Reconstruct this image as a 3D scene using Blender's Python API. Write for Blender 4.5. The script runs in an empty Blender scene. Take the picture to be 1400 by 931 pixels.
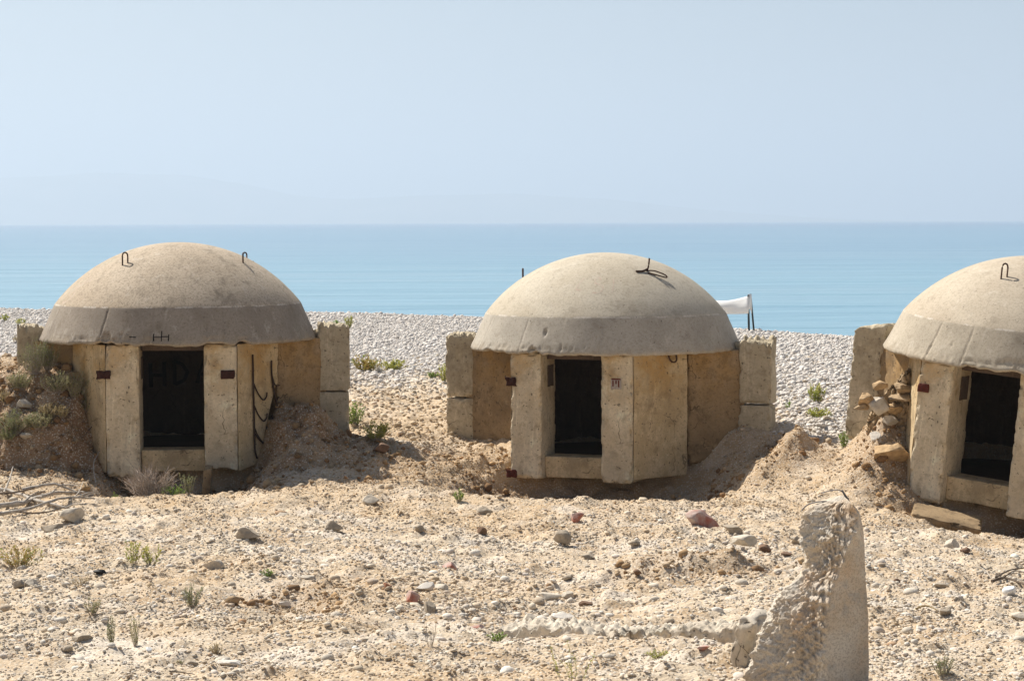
import bpy, math, random
import numpy as np
from mathutils import Matrix, Vector

R = math.radians
SC = bpy.context.scene
COL = SC.collection
random.seed(7)

# ------------------------------------------------------------------ camera
EYE = 3.2
F = 2966.0                     # focal length in pixels of a 1400 px wide frame
PITCH, ROLL = R(3.126), R(-0.2)
cam_d = bpy.data.cameras.new('camera')
cam = bpy.data.objects.new('camera', cam_d)
COL.objects.link(cam)
cam_d.sensor_width = 36.0
cam_d.lens = 36.0 * F / 1400.0
cam_d.clip_start = 0.5
cam_d.clip_end = 80000.0
CM = Matrix.Rotation(R(90) - PITCH, 4, 'X') @ Matrix.Rotation(ROLL, 4, 'Z')
cam.matrix_world = Matrix.Translation((0, 0, EYE)) @ CM
SC.camera = cam

# ------------------------------------------------------------------ sky, sun, exposure
SUN_EL, SUN_AZ = R(50), R(-48)          # azimuth clockwise from +Y
world = bpy.data.worlds.new('World')
SC.world = world
world.use_nodes = True
wn = world.node_tree
wn.nodes.clear()
sky = wn.nodes.new('ShaderNodeTexSky')
sky.sky_type = 'NISHITA'
sky.sun_disc = False
sky.sun_elevation = SUN_EL
sky.sun_rotation = SUN_AZ
sky.altitude = 0
sky.air_density = 1.0
sky.dust_density = 2.0
sky.ozone_density = 2.0
bg = wn.nodes.new('ShaderNodeBackground')
bg.inputs['Strength'].default_value = 0.05
wo = wn.nodes.new('ShaderNodeOutputWorld')
wn.links.new(sky.outputs[0], bg.inputs[0])
wn.links.new(bg.outputs[0], wo.inputs[0])

sd = bpy.data.lights.new('sun', 'SUN')
sd.energy = 5.0
sd.angle = R(0.55)
sd.color = (1.0, 0.94, 0.84)
sun = bpy.data.objects.new('sun', sd)
COL.objects.link(sun)
sdir = Vector((math.sin(SUN_AZ) * math.cos(SUN_EL), math.cos(SUN_AZ) * math.cos(SUN_EL), math.sin(SUN_EL)))
sun.rotation_euler = sdir.to_track_quat('Z', 'Y').to_euler()
sun.location = (0, 0, 30)

SC.view_settings.view_transform = 'Standard'
SC.view_settings.look = 'None'
SC.view_settings.gamma = 1
SC.view_settings.exposure = 0.70
SC.render.engine = 'CYCLES'
SC.cycles.volume_bounces = 2

# ------------------------------------------------------------------ numpy noise
def _h(ix, iy, iz, s):
    n = (ix.astype(np.int64) * 374761393 + iy.astype(np.int64) * 668265263 + iz.astype(np.int64) * 1274126177 + s * 974634777) & 0xffffffff
    n = ((n ^ (n >> 13)) * 1274126177) & 0xffffffff
    n = ((n ^ (n >> 16)) * 2246822519) & 0xffffffff
    n = n ^ (n >> 15)
    return (n & 0xffffff).astype(np.float64) / 8388607.5 - 1.0

def vn(x, y, z=0.0, s=0):
    x, y, z = np.broadcast_arrays(np.asarray(x, float), np.asarray(y, float), np.asarray(z, float))
    ix, iy, iz = np.floor(x), np.floor(y), np.floor(z)
    fx, fy, fz = x - ix, y - iy, z - iz
    fx = fx * fx * (3 - 2 * fx); fy = fy * fy * (3 - 2 * fy); fz = fz * fz * (3 - 2 * fz)
    r = 0
    for dx in (0, 1):
        wx = fx if dx else 1 - fx
        for dy in (0, 1):
            wy = fy if dy else 1 - fy
            for dz in (0, 1):
                wz = fz if dz else 1 - fz
                r = r + wx * wy * wz * _h(ix + dx, iy + dy, iz + dz, s)
    return r

def fbm(x, y, z=0.0, o=4, s=0):
    a, r, t = 1.0, 0, 0
    for i in range(o):
        k = 2.03 ** i
        r = r + a * vn(np.asarray(x) * k + i * 7.3, np.asarray(y) * k + i * 3.1, np.asarray(z) * k, s + i)
        t += a; a *= .5
    return r / t

def worley(x, y, z=0.0, s=0):
    x, y, z = np.broadcast_arrays(np.asarray(x, float), np.asarray(y, float), np.asarray(z, float))
    ix, iy, iz = np.floor(x), np.floor(y), np.floor(z)
    best = np.full(x.shape, 9.0)
    for dx in (-1, 0, 1):
        for dy in (-1, 0, 1):
            for dz in (-1, 0, 1):
                a, b, c = ix + dx, iy + dy, iz + dz
                px_ = a + .5 + .45 * _h(a, b, c, s); py_ = b + .5 + .45 * _h(a, b, c, s + 1); pz_ = c + .5 + .45 * _h(a, b, c, s + 2)
                best = np.minimum(best, (x - px_) ** 2 + (y - py_) ** 2 + (z - pz_) ** 2)
    return np.sqrt(best)

def sst(a, b, x):
    t = np.clip((x - a) / (b - a), 0, 1)
    return t * t * (3 - 2 * t)

# ------------------------------------------------------------------ terrain height
BUN = [(-4.38, 28.5, 0.12), (1.247, 28.9, -0.04), (6.27, 26.0, -0.06)]      # bunker centres and floor level
PY = np.array([-60, 8, 12, 14, 18, 22, 24.8, 26, 27, 28, 30, 34, 38, 46, 70])
PZ = np.array([1.2, .45, .31, .25, .10, -.02, -.04, .0, .12, .36, .50, .57, .60, .63, .63])

def crest(x):
    return np.interp(x, [-60, -20, -13.8, -5.2, -2, 2, 5.5, 6.5, 7.5, 12, 60], [95, 68, 64, 61.5, 59, 55.2, 50.6, 49, 47.7, 43.5, 30])

def H(x, y, fine=True):
    x = np.asarray(x, float); y = np.asarray(y, float)
    sh = 1.9 * sst(2.6, 5.6, x)
    w = sst(60, 40, y)
    z = 0
    for k, g in ((-.6, .25), (0, .5), (.6, .25)):
        z = z + g * np.interp(y + sh * w + k, PY, PZ)
    # broad undulation
    z = z - .10 * sst(2.5, 6, x) * sst(15, 20, y) * sst(27, 24, y)
    z = z - .10 * sst(1.5, 0, abs(x - .3)) * sst(15, 18, y) * sst(24, 21, y)
    def g(cx, cy, sx, sy, h, p=2):
        return h * np.exp(-(np.abs((x - cx) / sx) ** p + np.abs((y - cy) / sy) ** p))
    z = z + .07 * np.exp(-((y - 25.0 + .25 * np.sin(x * .9)) / .55) ** 2) * sst(1.6, -.5, x)
    z = z + .04 * np.exp(-((y - 24.4) / .5) ** 2) * sst(-.5, .6, x) * sst(3.2, 2.0, x)
    # heaps
    z = z + g(-2.80, 27.75, .46, .72, .54, 3)
    z = z + g(-2.2, 27.4, .5, .8, .17, 2)
    z = z + g(3.50, 26.80, .36, .34, .40)
    z = z + g(3.05, 26.35, .50, .42, .16)
    z = z + g(3.0, 28.2, .8, .7, .14)
    z = z + g(-.7, 28.9, .7, .8, -.24) + g(-.35, 28.0, .6, .6, -.14)
    z = z + g(4.55, 26.2, .34, .62, .60, 2.5)
    z = z + g(4.25, 25.6, .5, .6, .30, 2)
    z = z + g(1.6, 19.6, .8, .35, .10, 3)
    z = z + g(.4, 25.2, .9, .5, -.07)
    # pits under the doors
    def pit(cx, cy, sx, sy, t, p=4):
        wob = 1 + .18 * fbm(x * 1.7, y * 1.7, 0, 2, 77)
        return t, np.exp(-(np.abs((x - cx) / (sx * wob)) ** p + np.abs((y - cy) / (sy * wob)) ** p))
    for t, m in (pit(-4.1, 26.45, .98, 1.0, -.26, 5), pit(.95, 26.8, 1.65, 1.35, -.42, 5), pit(6.3, 24.2, 1.6, 1.1, -.50, 5)):
        z = z * (1 - m) + t * m
    # left embankment with its scarp
    m = sst(-5.0, -5.6, x + .25 * fbm(y * 1.3, x * .6, 0, 2, 44))
    mz = np.interp(y + .22 * fbm(x * 1.6, 3.3, 0, 3, 5), [25.2, 26.7, 27.0, 27.5, 28.6, 30.5, 36, 42], [0, .10, .58, .78, 1.05, .95, .35, 0])
    z = z + m * (mz) * np.where(y < 28, 1, 1) - m * (z * .35) * sst(26.4, 28.4, y) * sst(36, 30, y) + g(-6.1, 27.9, .5, .55, .32) + g(-5.6, 27.5, .3, .4, .2)
    # beach crest and the fall to the water
    c = crest(x)
    z = np.where(y > c, z - .11 * (y - c), z)
    z = z + .03 * np.exp(-((y - c + 2) / 3.0) ** 2)
    # keep the ground out of the rooms
    for (bx, by, bz) in BUN:
        r = np.hypot(x - bx, y - by)
        z = np.where(r < 1.5, np.minimum(z, bz - .05 + .8 * sst(1.05, 1.5, r)), z)
    near = sst(46, 30, y)
    z = z + .05 * fbm(x * .8, y * .8, 0, 3, 1) * (0.4 + .6 * near) + .075 * fbm(x * 2.2, y * 2.6, 0, 4, 2) * near
    if fine:
        z = z + .020 * fbm(x * 9, y * 9, 0, 3, 3) * sst(60, 35, y)
        cl = np.maximum(fbm(x * 5, y * 5, 0, 3, 9) - .12, 0)
        z = z + .09 * cl * near
        bk = bank_shade_mask(x, y)
        z = z + near * bk * (.20 * (.45 - worley(x * 5, y * 5, 0, 12)) + .10 * fbm(x * 7, y * 7, 0, 4, 88) + .12 * (.45 - worley(x * 13, y * 13, 0, 14)))
        z = z + near * .022 * (.45 - worley(x * 14, y * 14, 0, 18))
    return np.maximum(z, -2.6)

CMn = np.array(CM.to_3x3())
def ray(px, py):
    d = CMn @ np.array([(px - 700) / F, -(py - 465.5) / F, -1.0])
    return d / d[1]                      # normalised to unit depth along +Y
def P(px, py, D):
    d = ray(px, py)
    return (d[0] * D, D, EYE + d[2] * D)
def gp(px, py, y0=11.0, y1=75.0):
    """the ground point that the photograph shows at this spot"""
    d = ray(px, py)
    Y = np.arange(y0, y1, .02)
    hz = H(d[0] * Y, Y, False)
    below = np.nonzero(EYE + d[2] * Y < hz)[0]
    Yh = Y[below[0]] if len(below) else y1
    return float(d[0] * Yh), float(Yh), float(H(d[0] * Yh, Yh))
def m_per_px(Y): return Y / F

# ------------------------------------------------------------------ object helpers
def tag(o, label=None, cat=None, group=None, kind=None):
    if label: o['label'] = label
    if cat: o['category'] = cat
    if group: o['group'] = group
    if kind: o['kind'] = kind
    return o
def empty(name, loc=(0, 0, 0), rz=0.0):
    o = bpy.data.objects.new(name, None)
    o.empty_display_size = .2
    o.location = loc; o.rotation_euler = (0, 0, rz)
    COL.objects.link(o)
    return o
def link(name, me, mat, parent=None, smooth=False):
    o = bpy.data.objects.new(name, me)
    COL.objects.link(o)
    if mat: me.materials.append(mat)
    if parent: o.parent = parent
    if smooth:
        me.polygons.foreach_set('use_smooth', [True] * len(me.polygons))
    return o
def mesh_np(name, V, Fc, col=None, smooth=False):
    """V (n,3); Fc: (m,3) or (m,4) int array, or a list of such arrays"""
    me = bpy.data.meshes.new(name)
    Fl = Fc if isinstance(Fc, list) else [Fc]
    V = np.asarray(V, np.float32)
    me.vertices.add(len(V)); me.vertices.foreach_set('co', V.ravel())
    loops = np.concatenate([f.ravel() for f in Fl]).astype(np.int32)
    sizes = np.concatenate([np.full(len(f), f.shape[1]) for f in Fl]).astype(np.int32)
    starts = np.concatenate([[0], np.cumsum(sizes)[:-1]]).astype(np.int32)
    me.loops.add(len(loops)); me.loops.foreach_set('vertex_index', loops)
    me.polygons.add(len(sizes)); me.polygons.foreach_set('loop_start', starts)
    me.update(calc_edges=True)
    if smooth: me.polygons.foreach_set('use_smooth', np.ones(len(sizes), bool))
    if col is not None:
        a = me.attributes.new('tint', 'FLOAT_COLOR', 'POINT')
        c = np.ones((len(V), 4), np.float32); c[:, :3] = col
        a.data.foreach_set('color', c.ravel())
    return me
def grid_faces(nu, nv, wrap=False):
    """grid of nu columns (fast axis) x nv rows"""
    i = np.arange(nu if wrap else nu - 1); j = np.arange(nv - 1)
    I, J = np.meshgrid(i, j)
    I = I.ravel(); J = J.ravel(); I2 = (I + 1) % nu
    return np.stack([J * nu + I, J * nu + I2, (J + 1) * nu + I2, (J + 1) * nu + I], 1)

# ------------------------------------------------------------------ materials
def newmat(name):
    m = bpy.data.materials.new(name); m.use_nodes = True
    nt = m.node_tree; nt.nodes.clear()
    out = nt.nodes.new('ShaderNodeOutputMaterial')
    b = nt.nodes.new('ShaderNodeBsdfPrincipled')
    nt.links.new(b.outputs[0], out.inputs[0])
    b.inputs['Roughness'].default_value = .9
    b.inputs['Specular IOR Level'].default_value = .25
    return m, nt, b
class N:
    def __init__(s, nt): s.nt = nt
    def add(s, t, **k):
        n = s.nt.nodes.new(t)
        for a, v in k.items():
            setattr(n, a, v)
        return n
    def l(s, a, b): s.nt.links.new(a, b)
    def val(s, sock, v):
        if hasattr(v, 'is_output') or hasattr(v, 'links'): s.l(v, sock)
        else: sock.default_value = v
    def noise(s, vec, scale, det=4, rough=.55, dist=0):
        n = s.add('ShaderNodeTexNoise'); s.l(vec, n.inputs['Vector'])
        n.inputs['Scale'].default_value = scale; n.inputs['Detail'].default_value = det
        n.inputs['Roughness'].default_value = rough; n.inputs['Distortion'].default_value = dist
        return n.outputs['Fac']
    def ramp(s, fac, a, b, va=0.0, vb=1.0):
        n = s.add('ShaderNodeMapRange'); n.interpolation_type = 'SMOOTHSTEP'
        s.val(n.inputs[0], fac)
        for i, v in zip((1, 2, 3, 4), (a, b, va, vb)): n.inputs[i].default_value = v
        return n.outputs[0]
    def mix(s, fac, a, b, mode='MIX'):
        n = s.add('ShaderNodeMix'); n.data_type = 'RGBA'; n.blend_type = mode
        s.val(n.inputs[0], fac)
        for k, v in ((6, a), (7, b)):
            if isinstance(v, tuple): n.inputs[k].default_value = (*v[:3], 1)
            else: s.l(v, n.inputs[k])
        return n.outputs[2]
    def math(s, op, a, b=0.0):
        n = s.add('ShaderNodeMath'); n.operation = op
        s.val(n.inputs[0], a); s.val(n.inputs[1], b)
        return n.outputs[0]
    def scale(s, vec, v):
        n = s.add('ShaderNodeMapping'); s.l(vec, n.inputs[0]); n.inputs['Scale'].default_value = v
        return n.outputs[0]
    def bump(s, h, dist, strength=1.0, prev=None):
        n = s.add('ShaderNodeBump'); s.l(h, n.inputs['Height'])
        n.inputs['Distance'].default_value = dist; n.inputs['Strength'].default_value = strength
        if prev: s.l(prev, n.inputs['Normal'])
        return n.outputs[0]

def concrete(name, c1, c2, stain, pit=.5, streak=True, ochre=0.0):
    m, nt, b = newmat(name); n = N(nt)
    co = n.add('ShaderNodeTexCoord').outputs['Object']
    big = n.noise(co, 1.6, 5, .6)
    c = n.mix(n.ramp(big, .32, .68), c1, c2)
    med = n.noise(co, 7, 6, .65)
    c = n.mix(n.math('MULTIPLY', n.ramp(med, .52, .70), .5), c, stain)
    c = n.mix(n.math('MULTIPLY', n.ramp(n.noise(co, 4.2, 6, .7), .56, .68), .5), c, tuple(min(.8, v * 1.35) for v in c1))
    if streak:
        st = n.noise(n.scale(co, (5, 5, 1.0)), 1.5, 6, .7, 1.2)
        c = n.mix(n.math('MULTIPLY', n.ramp(st, .5, .66), .55), c, tuple(v * .62 for v in c1))
        st2 = n.noise(n.scale(co, (8, 8, 1.1)), 1.2, 6, .7, 1.0)
        c = n.mix(n.math('MULTIPLY', n.ramp(st2, .56, .68), .4), c, tuple(min(1, v * 1.45) for v in c1))
    if ochre > 0:
        sep = n.add('ShaderNodeSeparateXYZ'); n.l(co, sep.inputs[0])
        o = n.math('MULTIPLY', n.ramp(sep.outputs[2], .7, 1.55), n.ramp(n.noise(co, 3.3, 5, .6), .38, .62))
        c = n.mix(n.math('MULTIPLY', o, ochre), c, (.46, .27, .085))
    gm = n.math('MULTIPLY', n.ramp(n.noise(co, 2.4, 6, .72), .52, .66), .38)
    c = n.mix(gm, c, tuple(v * .75 for v in stain))
    wv = n.add('ShaderNodeVectorMath', operation='ADD'); n.l(co, wv.inputs[0])
    ns = n.add('ShaderNodeTexNoise'); n.l(co, ns.inputs['Vector']); ns.inputs['Scale'].default_value = 5
    sc_ = n.add('ShaderNodeVectorMath', operation='SCALE'); n.l(ns.outputs['Color'], sc_.inputs[0]); sc_.inputs['Scale'].default_value = .28
    n.l(sc_.outputs[0], wv.inputs[1])
    vo = n.add('ShaderNodeTexVoronoi'); vo.feature = 'DISTANCE_TO_EDGE'; n.l(wv.outputs[0], vo.inputs['Vector']); vo.inputs['Scale'].default_value = 1.7
    cr = n.math('MULTIPLY', n.ramp(vo.outputs['Distance'], .004, .012, 1, 0), n.ramp(n.noise(co, 1.3, 3), .56, .62))
    c = n.mix(n.math('MULTIPLY', cr, .65), c, (.05, .038, .025))
    fine = n.noise(co, 34, 5, .75)
    c = n.mix(n.ramp(fine, .46, .66, .0, .5), c, tuple(v * .5 for v in c1))
    pits = n.noise(co, 24, 3, .6)
    pm = n.ramp(pits, .64, .68)
    c = n.mix(n.math('MULTIPLY', pm, .7), c, (.06, .05, .04))
    n.l(c, b.inputs['Base Color'])
    h = n.math('ADD', n.math('MULTIPLY', med, .7), n.math('MULTIPLY', fine, .18))
    h = n.math('SUBTRACT', h, n.math('MULTIPLY', pm, pit))
    n.l(n.bump(h, .010, .7), b.inputs['Normal'])
    return m
M = {}
M['wall'] = concrete('wall_concrete', (.64, .505, .32), (.50, .375, .215), (.19, .13, .07), ochre=.8)
M['pillar'] = concrete('pillar_concrete', (.72, .62, .46), (.54, .445, .31), (.22, .16, .095), ochre=.5)
M['rough'] = concrete('rough_concrete', (.38, .27, .155), (.23, .16, .09), (.09, .058, .032), pit=1.2, streak=False, ochre=.5)
M['wing'] = concrete('wing_concrete', (.56, .485, .36), (.43, .36, .25), (.19, .14, .085))
M['block'] = concrete('broken_concrete', (.64, .57, .47), (.54, .46, .36), (.30, .26, .20), pit=1.2, streak=False)
M['dark'] = concrete('shaded_inner_concrete', (.12, .085, .065), (.09, .065, .05), (.06, .045, .035))  # concrete of the room, darkened so its colour deepens the interior shade

def dome_mat(name, cap1, cap2, band1, zb, blotch):
    m, nt, b = newmat(name); n = N(nt)
    co = n.add('ShaderNodeTexCoord').outputs['Object']
    sep = n.add('ShaderNodeSeparateXYZ'); n.l(co, sep.inputs[0])
    big = n.noise(co, 1.3, 5, .62)
    cap = n.mix(n.ramp(big, .35, .66), cap1, cap2)
    band = n.mix(n.ramp(n.noise(co, 2.3, 5, .6), .35, .7), band1, tuple(v * .82 for v in band1))
    wob = n.math('ADD', sep.outputs[2], n.math('MULTIPLY', n.noise(co, 6, 2), .016))
    c = n.mix(n.ramp(wob, zb, zb + .012), band, cap)
    # pale mortar smeared along the joint
    d = n.math('ABSOLUTE', n.math('SUBTRACT', wob, zb + .012))
    jm = n.math('MULTIPLY', n.ramp(d, .006, .014, 1, 0), n.ramp(n.noise(co, 3, 4, .7), .49, .55))
    c = n.mix(n.math('MULTIPLY', jm, .7), c, (.68, .62, .54))
    # dirt blotches and runs
    bl = n.noise(n.scale(co, (5, 5, 1.6)), 1.0, 6, .7)
    c = n.mix(n.math('MULTIPLY', n.ramp(bl, .52, .74), blotch), c, (.20, .165, .12))
    pt = n.noise(co, 5.5, 6, .7)
    c = n.mix(n.math('MULTIPLY', n.ramp(pt, .55, .64), .3), c, (.25, .205, .15))
    rn = n.noise(n.scale(co, (7, 7, 1.0)), 1.0, 6, .7, .6)
    c = n.mix(n.math('MULTIPLY', n.ramp(rn, .56, .66), .28), c, (.66, .60, .51))
    gr = n.noise(co, 1.1, 4, .6)
    c = n.mix(n.math('MULTIPLY', n.ramp(gr, .56, .75), .35), c, (.36, .36, .27))
    lo = n.math('MULTIPLY', n.ramp(sep.outputs[2], 1.56, 1.72, 1, 0), n.ramp(n.noise(co, 4, 5, .6), .42, .6))
    c = n.mix(n.math('MULTIPLY', lo, .6), c, (.40, .33, .24))
    fine = n.noise(co, 36, 5, .8)
    c = n.mix(n.ramp(fine, .48, .60, .0, .45 * blotch + .24), c, (.22, .175, .13))
    pits = n.noise(co, 26, 4, .7)
    pm = n.ramp(pits, .655, .685)
    c = n.mix(n.math('MULTIPLY', pm, .75), c, (.05, .04, .03))
    n.l(c, b.inputs['Base Color'])
    h = n.math('ADD', n.math('MULTIPLY', n.noise(co, 14, 5, .6), .5), n.math('MULTIPLY', fine, .25))
    h = n.math('SUBTRACT', h, n.math('MULTIPLY', pm, .6))
    n.l(n.bump(h, .006, .6), b.inputs['Normal'])
    return m
ZB = 1.58 + .45
M['dome1'] = dome_mat('dome_concrete_brown', (.55, .455, .345), (.47, .38, .28), (.33, .285, .235), ZB, .8)
M['dome2'] = dome_mat('dome_concrete_cream', (.55, .49, .39), (.49, .425, .325), (.47, .425, .355), ZB, .2)
M['dome3'] = dome_mat('dome_concrete_tan', (.54, .465, .36), (.47, .395, .30), (.48, .42, .33), ZB, .25)

def simple(name, c, rough=.85, var=.35, scale=12, bump=.004, metal=0, c2=None):
    m, nt, b = newmat(name); n = N(nt)
    co = n.add('ShaderNodeTexCoord').outputs['Object']
    f = n.noise(co, scale, 5, .65)
    col = n.mix(n.ramp(f, .3, .7), c, c2 or tuple(v * (1 - var) for v in c))
    n.l(col, b.inputs['Base Color'])
    b.inputs['Roughness'].default_value = rough
    b.inputs['Metallic'].default_value = metal
    if bump: n.l(n.bump(f, bump), b.inputs['Normal'])
    return m
M['iron'] = simple('rusty_iron', (.10, .052, .035), .85, .5, 40, .003, 0)
M['rust'] = simple('rusted_plate', (.055, .02, .015), .9, .5, 30, .004)
M['rust_red'] = simple('red_rusted_plate', (.12, .028, .018), .9, .4, 30, .004)
M['rebar'] = simple('rebar_steel', (.06, .035, .025), .8, .4, 50, .002)
M['rebar_grey'] = simple('grey_rebar', (.22, .21, .21), .6, .4, 40, .002, .3)
M['paint_red'] = simple('faded_red_paint', (.50, .38, .30), .9, .25, 25, 0, 0, (.50, .445, .355))
M['paint_black'] = simple('black_paint', (.012, .012, .013), .7, .2, 20, 0)
M['stencil_red'] = simple('stencil_paint', (.16, .04, .035), .9, .3, 40, 0)
M['stencil_white'] = simple('stencil_ground', (.42, .37, .33), .9, .3, 40, 0)
M['cloth'] = simple('white_cloth', (.82, .81, .79), .9, .06, 6, .004)
M['pole'] = simple('dark_pole', (.05, .055, .05), .6, .3, 14, 0)
M['wood'] = simple('bleached_driftwood', (.55, .49, .42), .9, .45, 18, .006)
M['wood_dark'] = simple('dark_driftwood', (.16, .12, .09), .9, .4, 18, .006)
M['twig'] = simple('dry_twig', (.48, .40, .34), .9, .4, 20, 0)
M['soilrock'] = simple('ochre_stone', (.56, .39, .22), .95, .45, 9, .02)
M['palerock'] = simple('pale_limestone', (.64, .565, .46), .95, .35, 9, .014)
M['greyrock'] = simple('grey_stone', (.46, .385, .295), .95, .4, 9, .014)
M['brownrock'] = simple('brown_stone', (.24, .15, .10), .95, .4, 9, .014)
M['pinkrock'] = simple('reddish_stone', (.55, .46, .40), .95, .4, 5, .02, 0, (.36, .12, .08))
M['whiterock'] = simple('white_stone', (.74, .68, .60), .95, .25, 9, .01)
M['terracotta'] = simple('terracotta', (.36, .17, .10), .95, .3, 12, .01)
M['plastic_white'] = simple('white_plastic', (.78, .78, .77), .5, .1, 6, 0)
M['plastic_black'] = simple('black_plastic', (.02, .02, .02), .6, .2, 6, 0)
M['dry_leaf'] = simple('dry_leaf', (.45, .33, .16), .9, .4, 30, 0)

def leafmat(name, c, c2):
    m, nt, b = newmat(name); n = N(nt)
    a = n.add('ShaderNodeAttribute'); a.attribute_name = 'tint'
    r = n.add('ShaderNodeSeparateColor'); n.l(a.outputs['Color'], r.inputs[0])
    n.l(n.mix(r.outputs[0], c, c2), b.inputs['Base Color'])
    b.inputs['Roughness'].default_value = .6
    b.inputs['Subsurface Weight'].default_value = 0
    tr = n.add('ShaderNodeBsdfTranslucent'); n.l(n.mix(r.outputs[0], c, c2), tr.inputs[0])
    mx = n.add('ShaderNodeMixShader'); mx.inputs[0].default_value = .3
    n.l(b.outputs[0], mx.inputs[1]); n.l(tr.outputs[0], mx.inputs[2])
    n.l(mx.outputs[0], [x for x in nt.nodes if x.type == 'OUTPUT_MATERIAL'][0].inputs[0])
    return m
LM = {
    'green': leafmat('leaf_green', (.14, .24, .035), (.30, .40, .07)),
    'olive': leafmat('leaf_olive', (.16, .19, .065), (.30, .31, .14)),
    'yellow': leafmat('leaf_yellowgreen', (.27, .33, .05), (.52, .47, .12)),
    'red': leafmat('leaf_red', (.26, .33, .06), (.50, .30, .09)),
    'dry': leafmat('leaf_dry', (.34, .27, .13), (.46, .37, .20)),
    'grey': leafmat('leaf_greygreen', (.24, .26, .11), (.42, .38, .20)),
}

def ground_mat():
    m, nt, b = newmat('ground_soil'); n = N(nt)
    g = n.add('ShaderNodeNewGeometry').outputs['Position']
    a = n.add('ShaderNodeAttribute'); a.attribute_name = 'tint'
    r = n.add('ShaderNodeSeparateColor'); n.l(a.outputs['Color'], r.inputs[0])
    big = n.noise(g, .9, 5, .65)
    soil = n.mix(n.ramp(big, .35, .65), (.62, .515, .385), (.55, .43, .30))
    soil = n.mix(n.math('MULTIPLY', n.ramp(n.noise(g, 1.9, 6, .7), .50, .62), .75), soil, (.43, .30, .175))
    soil = n.mix(n.math('MULTIPLY', n.ramp(n.noise(g, 1.3, 6, .7), .50, .62), .8), soil, (.70, .62, .525))
    soil = n.mix(n.math('MULTIPLY', r.outputs[1], .7), soil, (.53, .385, .235))
    soil = n.mix(r.outputs[2], soil, (.27, .17, .10))          # darker earth of the banks, with shade of pits and heap painted in
    peb = n.add('ShaderNodeTexVoronoi'); n.l(g, peb.inputs['Vector']); peb.inputs['Scale'].default_value = 38
    pv = n.add('ShaderNodeSeparateColor'); n.l(peb.outputs['Color'], pv.inputs[0])
    pc = n.mix(n.ramp(pv.outputs[0], .1, .9), (.42, .34, .25), (.72, .65, .55))
    soil = n.mix(n.ramp(peb.outputs['Distance'], .25, .5, .7, 0), soil, pc)
    pb2 = n.add('ShaderNodeTexVoronoi'); n.l(g, pb2.inputs['Vector']); pb2.inputs['Scale'].default_value = 12
    p2 = n.add('ShaderNodeSeparateColor'); n.l(pb2.outputs['Color'], p2.inputs[0])
    bc = n.mix(n.ramp(p2.outputs[0], .0, 1), (.62, .57, .52), (.78, .73, .67))
    bc = n.mix(n.ramp(pb2.outputs['Distance'], .3, .6, 0, .5), bc, (.34, .31, .28))
    c = n.mix(r.outputs[0], soil, bc)
    n.l(c, b.inputs['Base Color'])
    h = n.math('ADD', n.noise(g, 30, 6, .75), n.math('MULTIPLY', peb.outputs['Distance'], -.5))
    nb = n.bump(h, .016, .9)
    hb = n.math('MULTIPLY', n.math('MULTIPLY', pb2.outputs['Distance'], -1.0), r.outputs[0])
    n.l(n.bump(hb, .06, 1.0, nb), b.inputs['Normal'])
    b.inputs['Roughness'].default_value = 1.0
    b.inputs['Specular IOR Level'].default_value = .1
    return m
def tint_mat(name, bump=.004):
    m, nt, b = newmat(name); n = N(nt)
    g = n.add('ShaderNodeNewGeometry').outputs['Position']
    a = n.add('ShaderNodeAttribute'); a.attribute_name = 'tint'
    f = n.noise(g, 55, 4, .7)
    n.l(n.mix(n.ramp(f, .35, .75, 0, .22), a.outputs['Color'], (.30, .24, .18)), b.inputs['Base Color'])
    n.l(n.bump(f, bump), b.inputs['Normal'])
    b.inputs['Specular IOR Level'].default_value = .15
    return m
M['ground'] = ground_mat()
M['gravel'] = tint_mat('gravel_stone')

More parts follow.
